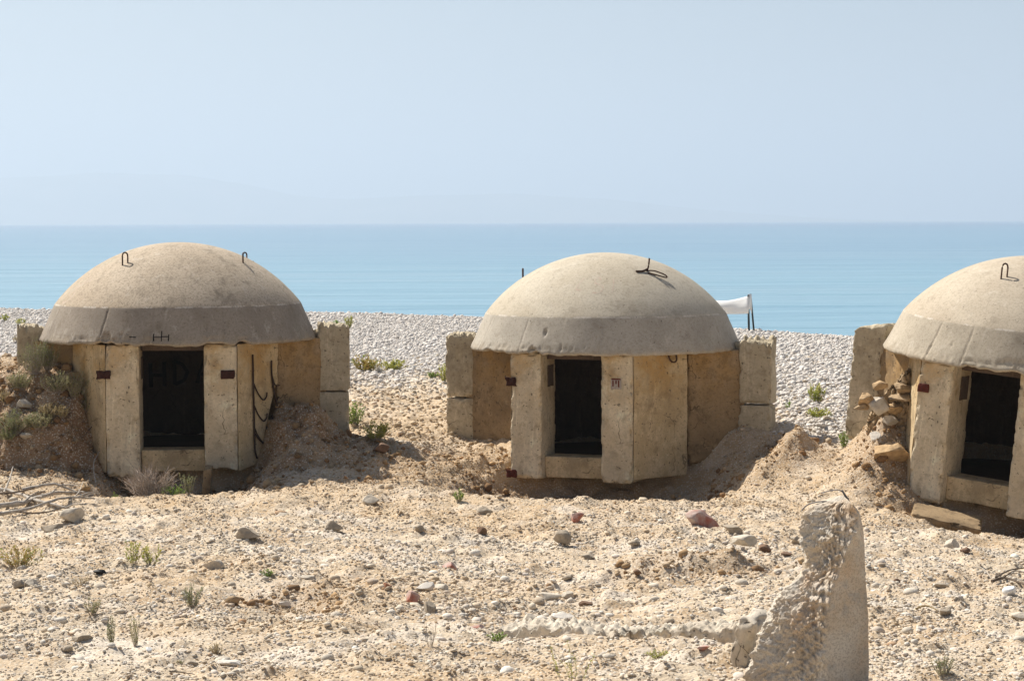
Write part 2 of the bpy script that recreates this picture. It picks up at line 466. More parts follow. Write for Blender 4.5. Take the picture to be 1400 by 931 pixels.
# ------------------------------------------------------------------ ground sheet
def beach_mask(x, y):
    n = fbm(x * .5, y * .25, 0, 4, 21)
    b = sst(33.0, 39, y + 5 * n - .5 * np.clip(x, -4, 1) * 0)
    right = sst(3.2, 4.2, x) * sst(27.3, 29.5, y + 1.5 * n) * sst(-4, 3.4, x)
    return np.clip(np.maximum(b, right), 0, 1)
def ochre_mask(x, y):
    return np.clip(sst(22.5, 25.5, y + 1.2 * fbm(x * .9, y * .9, 0, 3, 51) + .45 * np.maximum(x - 2, 0)) * sst(35, 29, y) * (.75 + .8 * fbm(x * 1.5, y * 1.5, 0, 3, 52)) + .7 * sst(.15, .4, fbm(x * .8, y * .8, 0, 4, 53)), 0, 1) * (1 - .9 * beach_mask(x, y))
def bank_shade_mask(x, y):
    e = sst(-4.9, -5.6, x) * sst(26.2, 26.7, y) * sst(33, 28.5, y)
    f = np.exp(-(np.abs(x + 2.35) / 1.15) ** 3 - (np.abs(y - 27.2) / 1.15) ** 3)  # brown soil of the heap, spread wider to paint its shade darker
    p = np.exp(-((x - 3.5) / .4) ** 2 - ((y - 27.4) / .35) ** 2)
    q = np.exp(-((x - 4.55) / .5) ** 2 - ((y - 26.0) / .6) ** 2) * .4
    pits = .9 * np.exp(-((x + 4.1) / 1.3) ** 4 - ((y - 26.6) / .9) ** 4) + .9 * np.exp(-((x - 1.1) / 1.7) ** 4 - ((y - 27.0) / 1.0) ** 4) + .9 * np.exp(-((x - 6.3) / 1.6) ** 4 - ((y - 24.5) / .8) ** 4)  # pit shade painted into the soil colour
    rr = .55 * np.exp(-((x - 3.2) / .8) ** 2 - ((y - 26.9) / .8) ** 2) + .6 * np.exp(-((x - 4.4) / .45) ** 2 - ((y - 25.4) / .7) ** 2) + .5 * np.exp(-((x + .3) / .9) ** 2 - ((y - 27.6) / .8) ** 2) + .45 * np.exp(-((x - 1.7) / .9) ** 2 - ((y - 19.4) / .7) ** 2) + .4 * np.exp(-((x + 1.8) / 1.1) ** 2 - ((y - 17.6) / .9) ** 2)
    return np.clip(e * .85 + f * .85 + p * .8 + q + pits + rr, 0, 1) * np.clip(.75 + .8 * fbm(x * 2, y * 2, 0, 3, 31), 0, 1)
xs = np.concatenate([-np.geomspace(60, 10.2, 24), np.arange(-10, 10.001, .034), np.geomspace(10.2, 60, 24)])
ys = np.concatenate([np.linspace(-60, 10.5, 26), np.arange(11, 30.5, .034), np.arange(30.6, 70, .09), np.linspace(71, 110, 20)])
X, Y = np.meshgrid(xs, ys)
Z = H(X, Y)
V = np.stack([X.ravel(), Y.ravel(), Z.ravel()], 1)
bm_ = beach_mask(X, Y).ravel(); bk_ = bank_shade_mask(X, Y).ravel()
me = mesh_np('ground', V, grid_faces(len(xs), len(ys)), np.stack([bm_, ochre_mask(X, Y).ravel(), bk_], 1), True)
tag(link('ground', me, M['ground']), kind='structure')

# ------------------------------------------------------------------ sea
def sea_mat():
    m, nt, b = newmat('sea_water'); n = N(nt)
    g = n.add('ShaderNodeNewGeometry').outputs['Position']
    sep = n.add('ShaderNodeSeparateXYZ'); n.l(g, sep.inputs[0])
    # distance from the shore line sets the depth, and with it the water's own colour
    dist = n.math('ADD', sep.outputs[1], n.math('MULTIPLY', sep.outputs[0], .65))
    wob = n.noise(n.scale(g, (.004, .012, 1)), 1.0, 4, .6)
    dd = n.math('ADD', dist, n.math('MULTIPLY', n.math('SUBTRACT', wob, .5), 160))
    c = n.mix(n.ramp(dd, 90, 420), (.18, .33, .42), (.165, .285, .39))
    c = n.mix(n.ramp(dist, 300, 2500), c, (.14, .235, .35))
    st = n.noise(n.scale(g, (.010, .05, 1)), 1.0, 6, .7)
    c = n.mix(n.ramp(st, .45, .62, 0, .4), c, (.24, .35, .43))
    s3 = n.noise(n.scale(g, (.006, .035, 1)), 1.0, 5, .65)
    c = n.mix(n.ramp(s3, .54, .68, 0, .45), c, (.09, .22, .33))
    n.l(c, b.inputs['Base Color'])
    b.inputs['Roughness'].default_value = .28
    b.inputs['IOR'].default_value = 1.33
    b.inputs['Specular IOR Level'].default_value = .5
    h = n.noise(n.scale(g, (.35, 1.1, 1)), 1.0, 6, .6)
    h2 = n.noise(n.scale(g, (.02, .09, 1)), 1.0, 5, .6)
    nb = n.bump(h, .25, .8)
    n.l(n.bump(h2, 2.5, .8, nb), b.inputs['Normal'])
    return m
sx = np.array([-16000, -4000, -1000, -250, -80, 0, 80, 250, 1000, 4000, 16000.])
sy = np.array([48, 80, 160, 400, 1000, 3000, 8000, 16000, 29500.])
Xs, Ys = np.meshgrid(sx, sy)
me = mesh_np('sea', np.stack([Xs.ravel(), Ys.ravel(), np.full(Xs.size, -1.3)], 1), grid_faces(len(sx), len(sy)))
tag(link('sea', me, sea_mat()), kind='structure')

# ------------------------------------------------------------------ far hills across the water
hx = np.linspace(-4500, 2600, 160)
hd = np.linspace(0, 1, 14)
HX, HD = np.meshgrid(hx, hd)
px = 700 + HX / 13200 * F
prof = np.interp(px, [-200, 0, 120, 250, 320, 400, 470, 560, 700, 830, 960, 1100, 1250], [520, 560, 590, 560, 470, 330, 290, 330, 350, 280, 160, 60, 0])
prof = prof * (1 + .05 * fbm(HX / 700, 0, 0, 4, 61))
shape = np.sin(np.clip(HD, 0, 1) * math.pi) ** .8
HZ = -3 + prof * .53 * shape * (1 + .18 * fbm(HX / 500, HD * 6, 0, 4, 62) * (1 - shape * .8))
HY = 12500 + HD * 2300
me = mesh_np('hills', np.stack([HX.ravel(), HY.ravel(), HZ.ravel()], 1), grid_faces(len(hx), len(hd)), None, True)
mh, nt, b = newmat('hill_scrub'); n = N(nt)
g = n.add('ShaderNodeNewGeometry').outputs['Position']
n.l(n.mix(n.ramp(n.noise(g, .004, 5), .4, .6), (.09, .11, .06), (.20, .18, .13)), b.inputs['Base Color'])
tag(link('hills', me, mh), kind='structure')

# ------------------------------------------------------------------ haze
def box_mesh(name, x0, x1, y0, y1, z0, z1):
    v = np.array([(x, y, z) for z in (z0, z1) for y in (y0, y1) for x in (x0, x1)], float)
    f = np.array([(0, 2, 3, 1), (4, 5, 7, 6), (0, 1, 5, 4), (2, 6, 7, 3), (0, 4, 6, 2), (1, 3, 7, 5)])
    return mesh_np(name, v, f)
hm = bpy.data.materials.new('haze_air'); hm.use_nodes = True
hm.node_tree.nodes.clear()
ho = hm.node_tree.nodes.new('ShaderNodeOutputMaterial')
hv = hm.node_tree.nodes.new('ShaderNodeVolumePrincipled')
hv.inputs['Color'].default_value = (.60, .672, .75, 1)
hv.inputs['Density'].default_value = 2.5e-4
hv.inputs['Anisotropy'].default_value = 0.3
hm.node_tree.links.new(hv.outputs[0], ho.inputs['Volume'])
tag(link('haze', box_mesh('haze', -17000, 17000, -200, 30500, -4.5, 700), hm), kind='stuff')

# ------------------------------------------------------------------ gravel (countless)
def ico(sub):
    import bmesh
    bm = bmesh.new(); bmesh.ops.create_icosphere(bm, subdivisions=sub, radius=1.0)
    v = np.array([p.co[:] for p in bm.verts]); f = np.array([[q.index for q in p.verts] for p in bm.faces])
    bm.free(); return v, f
ICO1 = ico(1); ICO2 = ico(2); ICO4 = ico(4)
rng = np.random.default_rng(11)
PAL = np.array([(.66, .59, .49), (.72, .66, .57), (.58, .51, .41), (.52, .43, .32), (.60, .49, .36), (.48, .39, .29), (.66, .58, .50), (.44, .35, .26), (.52, .35, .22), (.76, .71, .63)])
SOILPAL = np.array([(.42, .30, .18), (.36, .25, .15), (.50, .38, .25), (.30, .20, .12), (.55, .45, .33), (.62, .55, .46)])
def stones(name, x, y, r, pal_w, label_kind='stuff', flat=(.35, .75), base=ICO1, bury=.2, grey=0.0, pal=None):
    v, f = base; n = len(x); k = len(v)
    jit = 1 + rng.uniform(-.28, .28, (n, k)) * (1 if k < 20 else .45)
    W = v[None] * jit[..., None]
    s = np.stack([np.ones(n), rng.uniform(.6, 1, n), rng.uniform(flat[0], flat[1], n)], 1)
    W = W * s[:, None, :]
    a = rng.uniform(0, 2 * math.pi, n); t = rng.normal(0, .28, n)
    ct, st = np.cos(t)[:, None], np.sin(t)[:, None]
    wy = W[..., 1] * ct - W[..., 2] * st; wz = W[..., 1] * st + W[..., 2] * ct
    ca, sa = np.cos(a)[:, None], np.sin(a)[:, None]
    wx = W[..., 0] * ca - wy * sa; wy = W[..., 0] * sa + wy * ca
    z = H(x, y) + r * s[:, 2] * (1 - 2 * bury) * .6
    Wt = np.stack([wx * r[:, None] + x[:, None], wy * r[:, None] + y[:, None], wz * r[:, None] + z[:, None]], 2)
    Fc = (f[None] + (np.arange(n) * k)[:, None, None]).reshape(-1, 3)
    c = (PAL[rng.choice(len(PAL), n, p=pal_w)] if pal is None else pal[rng.choice(len(pal), n)]) * rng.uniform(.8, 1.12, (n, 1))
    c = c * (1 - .5 * bank_shade_mask(x, y))[:, None] * np.where(bank_shade_mask(x, y)[:, None] > .2, np.array([[1.05, .95, .82]]), 1)  # earth-dusted stones, darkened further as painted shade on heap and pits
    c = c * (1 - ochre_mask(x, y)[:, None] * np.array([[.06, .16, .30]]))
    c = c * (1 - grey) + (c.mean(1, keepdims=True) * .5 + .40) * grey * np.array([1.05, .99, .93])
    me = mesh_np(name, Wt.reshape(-1, 3), Fc, np.repeat(np.clip(c, 0, .8), k, 0), k > 20)
    return tag(link(name, me, M['gravel']), kind=label_kind)
def keep_out(x, y):
    ok = np.ones(len(x), bool)
    for (bx, by, bz) in BUN: ok &= np.hypot(x - bx, y - by) > 1.45
    return ok
wl = np.array([3, 3, 3, 2.5, 3, 1.0, 3, .35, .4, 1.6]); wl /= wl.sum()
wb = np.array([4, 4, 3, 1, 1, 1, 4, .6, .2, 4.]); wb /= wb.sum()
def scatter(n, y0, y1, spread=.29, power=1.0):
    y = y0 + (y1 - y0) * rng.random(n) ** power
    x = rng.uniform(-1, 1, n) * (spread * y + .8)
    return x, y
def cluster(x, y, thr=-.2, s=71, f=1.1, amp=.9):
    return (fbm(x * f, y * f, 0, 3, s) * amp + rng.uniform(-.5, .5, len(x))) > thr
def patch(x, y):
    """where the photograph has its heaps of larger pale stones"""
    g = lambda cx, cy, sx, sy: np.exp(-((x - cx) / sx) ** 2 - ((y - cy) / sy) ** 2)
    a = g(-.3, 18.5, 1.1, 1.6) + g(.1, 17.2, .9, .8) + g(2.6, 22, 1.2, .8) * .4 + g(3.5, 19.5, .5, 1.2) * .8 + g(-2.2, 20.5, 1.0, .8) * .5 + g(-3.6, 18.5, 1.0, .8) * .4
    return a
x, y = scatter(210000, 12.2, 28.5); k = keep_out(x, y) & (cluster(x, y, -.30) | (bank_shade_mask(x, y) > .2))
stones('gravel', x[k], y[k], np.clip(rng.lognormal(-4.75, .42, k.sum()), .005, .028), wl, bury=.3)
x, y = scatter(34000, 12.2, 28.5); k = keep_out(x, y) & (cluster(x, y, .10) | (patch(x, y) > rng.uniform(.15, 1.2, len(x))))
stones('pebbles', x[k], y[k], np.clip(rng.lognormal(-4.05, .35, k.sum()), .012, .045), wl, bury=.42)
x, y = scatter(11000, 12.5, 28.0); k = keep_out(x, y) & ((rng.random(len(x)) < .10) | (patch(x, y) > rng.uniform(.25, 1.3, len(x))))
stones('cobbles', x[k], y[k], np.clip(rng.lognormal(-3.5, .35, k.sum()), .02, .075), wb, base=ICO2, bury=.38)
x, y = scatter(60000, 17, 29); k = keep_out(x, y) & (bank_shade_mask(x, y) > rng.uniform(.15, 1.2, len(x)))
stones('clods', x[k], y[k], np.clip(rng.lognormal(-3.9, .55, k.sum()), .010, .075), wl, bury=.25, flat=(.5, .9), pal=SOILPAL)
# slopes behind and between the bunkers
x, y = scatter(70000, 28, 42, .29); k = keep_out(x, y) & cluster(x, y, -.35)
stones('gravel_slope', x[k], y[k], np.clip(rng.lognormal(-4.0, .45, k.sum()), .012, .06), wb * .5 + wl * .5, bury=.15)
# the beach
x, y = scatter(175000, 34, 68, .29); mk = beach_mask(x, y)
k = (mk > rng.random(len(x))) & (y < crest(x) + 1.5)
stones('beach_pebbles', x[k], y[k], np.clip(rng.lognormal(-3.62, .38, k.sum()), .013, .07), wb, bury=.05, grey=.75, flat=(.45, .85))
x = rng.uniform(3.2, 9.5, 14000); y = rng.uniform(27.5, 36, 14000)
k = (beach_mask(x, y) > rng.random(len(x))) & (np.hypot(x - 6.27, y - 26) > 1.5)
stones('beach_pebbles_near', x[k], y[k], np.clip(rng.lognormal(-3.6, .35, k.sum()), .014, .06), wb, bury=.1, grey=.75)

# ------------------------------------------------------------------ mesh builders for concrete
def hexa(name, foot, z0, z1, mat, parent, res=.05, rough=.006, chip=.03, seed=0, botf=None, topf=None, rag=.0, smooth=True, ragt=.0, rubble=.0):
    """a worn concrete slab: footprint of four corners (front-left, front-right, back-right, back-left)"""
    A, B, C, D = [np.array(p, float) for p in foot]
    L = max(np.linalg.norm(B - A), np.linalg.norm(C - D)); W = max(np.linalg.norm(D - A), np.linalg.norm(C - B)); Hh = z1 - z0
    nu, nv, nw = [max(4, int(math.ceil(t / res)) + 1) for t in (L, W, Hh)]
    # rounded grid spacing: extra loops near edges
    def sp(n_, length):
        e = min(.012 / max(length, .05), .2)
        return np.concatenate([[0, e], np.linspace(0, 1, n_)[1:-1] * (1 - 2 * e) + e, [1 - e, 1]])
    U, Vv, Wd = sp(nu, L), sp(nv, W), sp(nw, Hh)
    idx = {}; pts = []
    faces = []
    def vid(i, j, k):
        key = (i, j, k)
        if key not in idx:
            idx[key] = len(pts); pts.append((U[i], Vv[j], Wd[k]))
        return idx[key]
    a, b_, c = len(U) - 1, len(Vv) - 1, len(Wd) - 1
    for i in range(a):
        for k in range(c):
            faces.append((vid(i, 0, k), vid(i + 1, 0, k), vid(i + 1, 0, k + 1), vid(i, 0, k + 1)))
            faces.append((vid(i, b_, k), vid(i, b_, k + 1), vid(i + 1, b_, k + 1), vid(i + 1, b_, k)))
    for j in range(b_):
        for k in range(c):
            faces.append((vid(0, j, k), vid(0, j, k + 1), vid(0, j + 1, k + 1), vid(0, j + 1, k)))
            faces.append((vid(a, j, k), vid(a, j + 1, k), vid(a, j + 1, k + 1), vid(a, j, k + 1)))
    for i in range(a):
        for j in range(b_):
            faces.append((vid(i, j, 0), vid(i, j + 1, 0), vid(i + 1, j + 1, 0), vid(i + 1, j, 0)))
            faces.append((vid(i, j, c), vid(i + 1, j, c), vid(i + 1, j + 1, c), vid(i, j + 1, c)))
    p = np.array(pts)
    u, v, w = p[:, 0], p[:, 1], p[:, 2]
    xy = ((1 - u) * (1 - v))[:, None] * A + (u * (1 - v))[:, None] * B + (u * v)[:, None] * C + ((1 - u) * v)[:, None] * D
    zb = z0 + (botf(u) if botf else 0) ; zt = z1 + (topf(u) if topf else 0)
    z = zb + (zt - zb) * w
    if rag: z = z + (1 - w) ** 6 * rag * np.abs(fbm(xy[:, 0] * 9, xy[:, 1] * 9, seed, 3, seed)) * 2
    if ragt: z = z - w ** 5 * ragt * (np.abs(fbm(xy[:, 0] * 16, xy[:, 1] * 16, seed, 4, seed + 2)) * 1.6 + np.maximum(fbm(xy[:, 0] * 5, xy[:, 1] * 5, seed, 2, seed + 4), 0))
    q = np.column_stack([xy, z])
    cen = np.array([*((A + B + C + D) / 4), (z0 + z1) / 2])
    # distance to the nearest two faces tells how close a point is to an edge
    du = np.minimum(u, 1 - u) * L; dv = np.minimum(v, 1 - v) * W; dw = np.minimum(w, 1 - w) * Hh
    s = np.sort(np.stack([du, dv, dw], 1), 1)
    edge = np.exp(-(s[:, 1] / .022) ** 2)
    n1 = fbm(q[:, 0] * 6 + seed, q[:, 1] * 6, q[:, 2] * 6, 4, seed)
    n2 = fbm(q[:, 0] * 14 + seed, q[:, 1] * 14, q[:, 2] * 14, 3, seed + 5)
    n3 = fbm(q[:, 0] * 22 + seed, q[:, 1] * 22, q[:, 2] * 22, 3, seed + 6)
    d = cen - q; d[:, 2] *= .3
    d /= np.maximum(np.linalg.norm(d, axis=1, keepdims=True), 1e-6)
    amt = rough * (n1 * 1.2 + .6 * n2) + edge * (.006 + chip * np.maximum(n1 * 1.3 + n3 * .9 + .15, 0))
    if rubble: amt = amt + rubble * (worley(q[:, 0] * 16, q[:, 1] * 16, q[:, 2] * 16, seed) - .4) + rubble * .5 * (worley(q[:, 0] * 34, q[:, 1] * 34, q[:, 2] * 34, seed + 7) - .4)
    q = q + d * amt[:, None]
    if rubble: q[:, 2] += w * 1.4 * rubble * (.5 - worley(q[:, 0] * 14, q[:, 1] * 14, 0, seed + 3)) + w * .7 * rubble * (.4 - worley(q[:, 0] * 30, q[:, 1] * 30, 0, seed + 5))
    me = mesh_np(name, q, np.array(faces), None, smooth)
    o = link(name, me, mat, parent)
    return o
def arc_wall(name, ri, ro, a0, a1, z0, z1, mat, parent, seg=48):
    A = np.radians(np.linspace(a0, a1, seg + 1)); Zs = np.linspace(z0, z1, 12)
    prof = [(ro, z) for z in Zs] + [(ri, z) for z in Zs[::-1]]
    pr = np.array(prof); nprof = len(pr)
    V = np.array([(r * math.cos(t), r * math.sin(t), z) for t in A for (r, z) in prof])
    r_ = np.hypot(V[:, 0], V[:, 1]); k = .012 * fbm(V[:, 0] * 5, V[:, 1] * 5, V[:, 2] * 5, 3, 8)
    V[:, 0] *= 1 + k; V[:, 1] *= 1 + k
    f = grid_faces(nprof, seg + 1, True)[:, ::-1]
    me = mesh_np(name, V, f, None, False)
    return link(name, me, mat, parent)
def tube(pts, r, sides=6, closed_end=True):
    """vertices and faces of a tube along pts; r a number or list"""
    P_ = [Vector(p) for p in pts]; n = len(P_)
    rr = [r] * n if not hasattr(r, '__len__') else list(r)
    V = []; up = Vector((0.13, .21, .97)).normalized()
    for i, p in enumerate(P_):
        t = (P_[min(i + 1, n - 1)] - P_[max(i - 1, 0)])
        t = t.normalized() if t.length > 1e-9 else Vector((0, 0, 1))
        a = t.cross(up)
        if a.length < .1: a = t.cross(Vector((1, 0, 0)))
        a.normalize(); b2 = t.cross(a)
        for k in range(sides):
            th = 2 * math.pi * k / sides
            V.append(p + (a * math.cos(th) + b2 * math.sin(th)) * rr[i])
    F_ = [tuple(q) for q in grid_faces(sides, n, True)]
    F_.append(tuple(range(sides))); F_.append(tuple(range((n - 1) * sides, n * sides))[::-1])
    return [tuple(v) for v in V], F_
class MB:
    def __init__(s): s.v = []; s.f = []; s.c = []
    def add(s, vf, c=None):
        o = len(s.v); s.v += list(vf[0]); s.f += [tuple(i + o for i in f) for f in vf[1]]
        s.c += [c if c is not None else 0.5] * len(vf[0])
        return s
    def build(s, name, mat, parent=None, smooth=True):
        me = bpy.data.meshes.new(name)
        me.from_pydata([tuple(map(float, v)) for v in s.v], [], [tuple(int(i) for i in f) for f in s.f])
        a = me.attributes.new('tint', 'FLOAT_COLOR', 'POINT')
        c = np.ones((len(s.v), 4), np.float32); c[:, 0] = s.c
        a.data.foreach_set('color', c.ravel())
        return link(name, me, mat, parent, smooth)
def bezier(pts, n=10):
    P_ = [Vector(p) for p in pts]; out = []
    for i in range(len(P_) - 1):
        p0 = P_[max(i - 1, 0)]; p1 = P_[i]; p2 = P_[i + 1]; p3 = P_[min(i + 2, len(P_) - 1)]
        for k in range(n):
            t = k / n
            out.append(.5 * ((2 * p1) + (p2 - p0) * t + (2 * p0 - 5 * p1 + 4 * p2 - p3) * t * t + (-p0 + 3 * p1 - 3 * p2 + p3) * t ** 3))
    out.append(P_[-1]); return out

# ------------------------------------------------------------------ bunkers
HW = 1.58
def dome_r(z):
    """outer radius of the dome at height z above the rim"""
    if z <= .45: return 1.80 - .20 * (z / .45)
    zz = z - (1.25 - 2.0)
    return math.sqrt(max(0, 4 - zz * zz))
def dome(parent, mat, seed, seams, chips, gouges=()):
    seg = 720
    prof = []
    for t in np.linspace(0, 1, 46): 
        a = t * math.asin(.8); prof.append((2.0 * math.sin(a), HW - .75 + 2.0 * math.cos(a), 0))
    for t in np.linspace(0, 1, 16)[1:]: prof.append((1.60 + .20 * t, HW + .45 * (1 - t), 1))
    prof += [(1.79, HW - .018, 2), (1.76, HW - .026, 2), (1.6, HW - .005, 2), (1.35, HW + .03, 2)]
    for t in np.linspace(0, 1, 10): prof.append((1.34 * math.cos(t * math.pi / 2), HW + .12 + .92 * math.sin(t * math.pi / 2), 3))
    pr = np.array(prof)
    th = np.linspace(0, 2 * math.pi, seg, endpoint=False)
    TH, RR = np.meshgrid(th, pr[:, 0]); ZZ = np.repeat(pr[:, 1][:, None], seg, 1); KK = np.repeat(pr[:, 2][:, None], seg, 1)
    x = RR * np.cos(TH); y = RR * np.sin(TH)
    # surface unevenness
    n = fbm(x * 1.7, y * 1.7, ZZ * 1.7, 3, seed); n2 = fbm(x * 9, y * 9, ZZ * 9, 3, seed + 3)
    outer = KK < 1.5
    dr = np.where(outer, .007 * n + .002 * n2, 0)
    # seams in the band
    deg = np.degrees(TH)
    for s, dpt in seams:
        dd = (deg - s - (ZZ - HW) * 3 + 180) % 360 - 180
        dr = dr - np.where(KK == 1, dpt * np.exp(-(dd / .25) ** 2) * .8, 0)
    # chipped rim
    cx, cy = np.cos(TH), np.sin(TH)
    ch = .010 * fbm(cx * 22, cy * 22, 0, 4, seed + 9) + .022 * np.maximum(fbm(cx * 8, cy * 8, 3, 3, seed + 11) - .15, 0)
    for (a, wd, hgt) in chips:
        dd = (deg - a + 180) % 360 - 180
        ch = ch + hgt * np.exp(-(dd / wd) ** 4) * (1 + .4 * fbm(cx * 30, cy * 30, 0, 3, seed + 1))
    fall = np.where(KK <= 2, np.exp(-np.maximum(ZZ - HW, 0) / .05), 0)
    fall = np.where(KK == 3, 0, fall) * np.where((KK == 2) & (RR < 1.5), .2, 1)
    ZZ = ZZ + ch * fall
    rough = np.where((ZZ - HW < .07) & (KK <= 2), 1.0, 0) * (.012 * fbm(x * 25, y * 25, ZZ * 25, 3, seed + 2) - np.maximum(ch, 0) * .5)
    dr = dr + rough
    for (a, zc, sa, sz, dp) in gouges:
        dd = (deg - a + 180) % 360 - 180
        g = np.exp(-(dd / sa) ** 2 - ((ZZ - HW - zc) / sz) ** 2)
        g = sst(.42, .6, g * (.75 + 1.1 * np.abs(fbm(x * 26, y * 26, ZZ * 26, 3, seed + 4)) * 2))
        dr = dr - np.where(outer, dp * g, 0)
    k = 1 + dr / np.maximum(RR, .3)
    x = x * k; y = y * k
    V = np.stack([x.ravel(), y.ravel(), ZZ.ravel()], 1)
    f = grid_faces(seg, len(pr), True)[:, ::-1]
    me = mesh_np('dome', V, f, None, True)
    return link('dome', me, mat, parent)
def loop_pts(h, w, lean=0.0):
    pts = [(-w / 2, 0, -.03), (-w / 2, lean * .5, h * .7)]
    for k in range(7):
        a = math.pi * (1 - k / 6); pts.append((w / 2 * math.cos(a), lean * (.7 + .3 * math.sin(a)), h * .7 + h * .3 * math.sin(a)))
    pts += [(w / 2, lean * .5, h * .7), (w / 2, 0, -.03)]
    return pts
def lifting_loop(parent, deg, z, h=.15, w=.08, turn=0.0, lean=0.0, r=.010, foot=True):
    h *= .88; w *= .9
    rr = dome_r(z); a = R(deg)
    base = Vector((rr * math.cos(a), rr * math.sin(a), HW + z))
    Mx = Matrix.Translation(base) @ Matrix.Rotation(turn, 4, 'Z')
    mb = MB(); mb.add(tube([Mx @ Vector(p) for p in loop_pts(h, w, lean)], r, 7))
    if foot: mb.add(tube([Mx @ Vector((w / 2, 0, .005)), Mx @ Vector((w / 2 + .10, -.02, -.012))], r, 6))
    return mb.build('lifting_loop', M['iron'], parent)
def dome_mark(parent, strokes, deg0, z0, sa, sz, mat, width=.014, name='graffiti'):
    """painted strokes: lists of (right, up) in units, wrapped on the dome"""
    mb = MB()
    for s in strokes:
        P_ = bezier([(a, b, 0) for a, b in s], 6)
        V = []; 
        def surf(a, b_):
            z = z0 + b_ * sz; rr = dome_r(z); t = R(deg0) + a * sa / max(rr, .2)
            c = Vector((rr * math.cos(t), rr * math.sin(t), HW + z))
            nrm = Vector((math.cos(t) * rr, math.sin(t) * rr, z - (1.25 - 2.0))).normalized()
            return c + nrm * .012
        for i, p in enumerate(P_):
            q = P_[min(i + 1, len(P_) - 1)]; o_ = P_[max(i - 1, 0)]
            t = Vector(((q.x - o_.x) * sa, (q.y - o_.y) * sz, 0)).normalized()
            nx, ny = -t.y * width, t.x * width
            V.append(surf(p.x + nx / sa, p.y + ny / sz)); V.append(surf(p.x - nx / sa, p.y - ny / sz))
        F_ = [(2 * i, 2 * i + 1, 2 * i + 3, 2 * i + 2) for i in range(len(P_) - 1)]
        mb.add((V, F_))
    o = mb.build(name, mat, parent, True)
    md = o.modifiers.new('wrap', 'SHRINKWRAP'); md.target = [c_ for c_ in parent.children if c_.name.startswith('dome')][0]; md.offset = .0012
    return o
def wall_mark(parent, name, strokes, origin, ux, uz, mat, width=.03, off=(0, -.004, 0)):
    mb = MB(); o = Vector(origin); ux = Vector(ux); uz = Vector(uz); off = Vector(off)
    for s in strokes:
        P_ = [Vector((a, b, 0)) for a, b in s]
        V = []
        for i, p in enumerate(P_):
            t = (P_[min(i + 1, len(P_) - 1)] - P_[max(i - 1, 0)]).normalized()
            nn = Vector((-t.y, t.x, 0)) * width / 2
            for q in (p + nn, p - nn): V.append(o + ux * q.x + uz * q.y + off)
        mb.add((V, [(2 * i, 2 * i + 1, 2 * i + 3, 2 * i + 2) for i in range(len(P_) - 1)]))
    return mb.build(name, mat, parent, False)
def plate(parent, c, sx, sz, mat, name='hinge_plate', sy=.02):
    x, y, z = c
    return hexa(name, [(x - sx / 2, y - sy), (x + sx / 2, y - sy), (x + sx / 2, y + sy), (x - sx / 2, y + sy)], z - sz / 2, z + sz / 2, mat, parent, .015, .006, .035, int(z * 100))

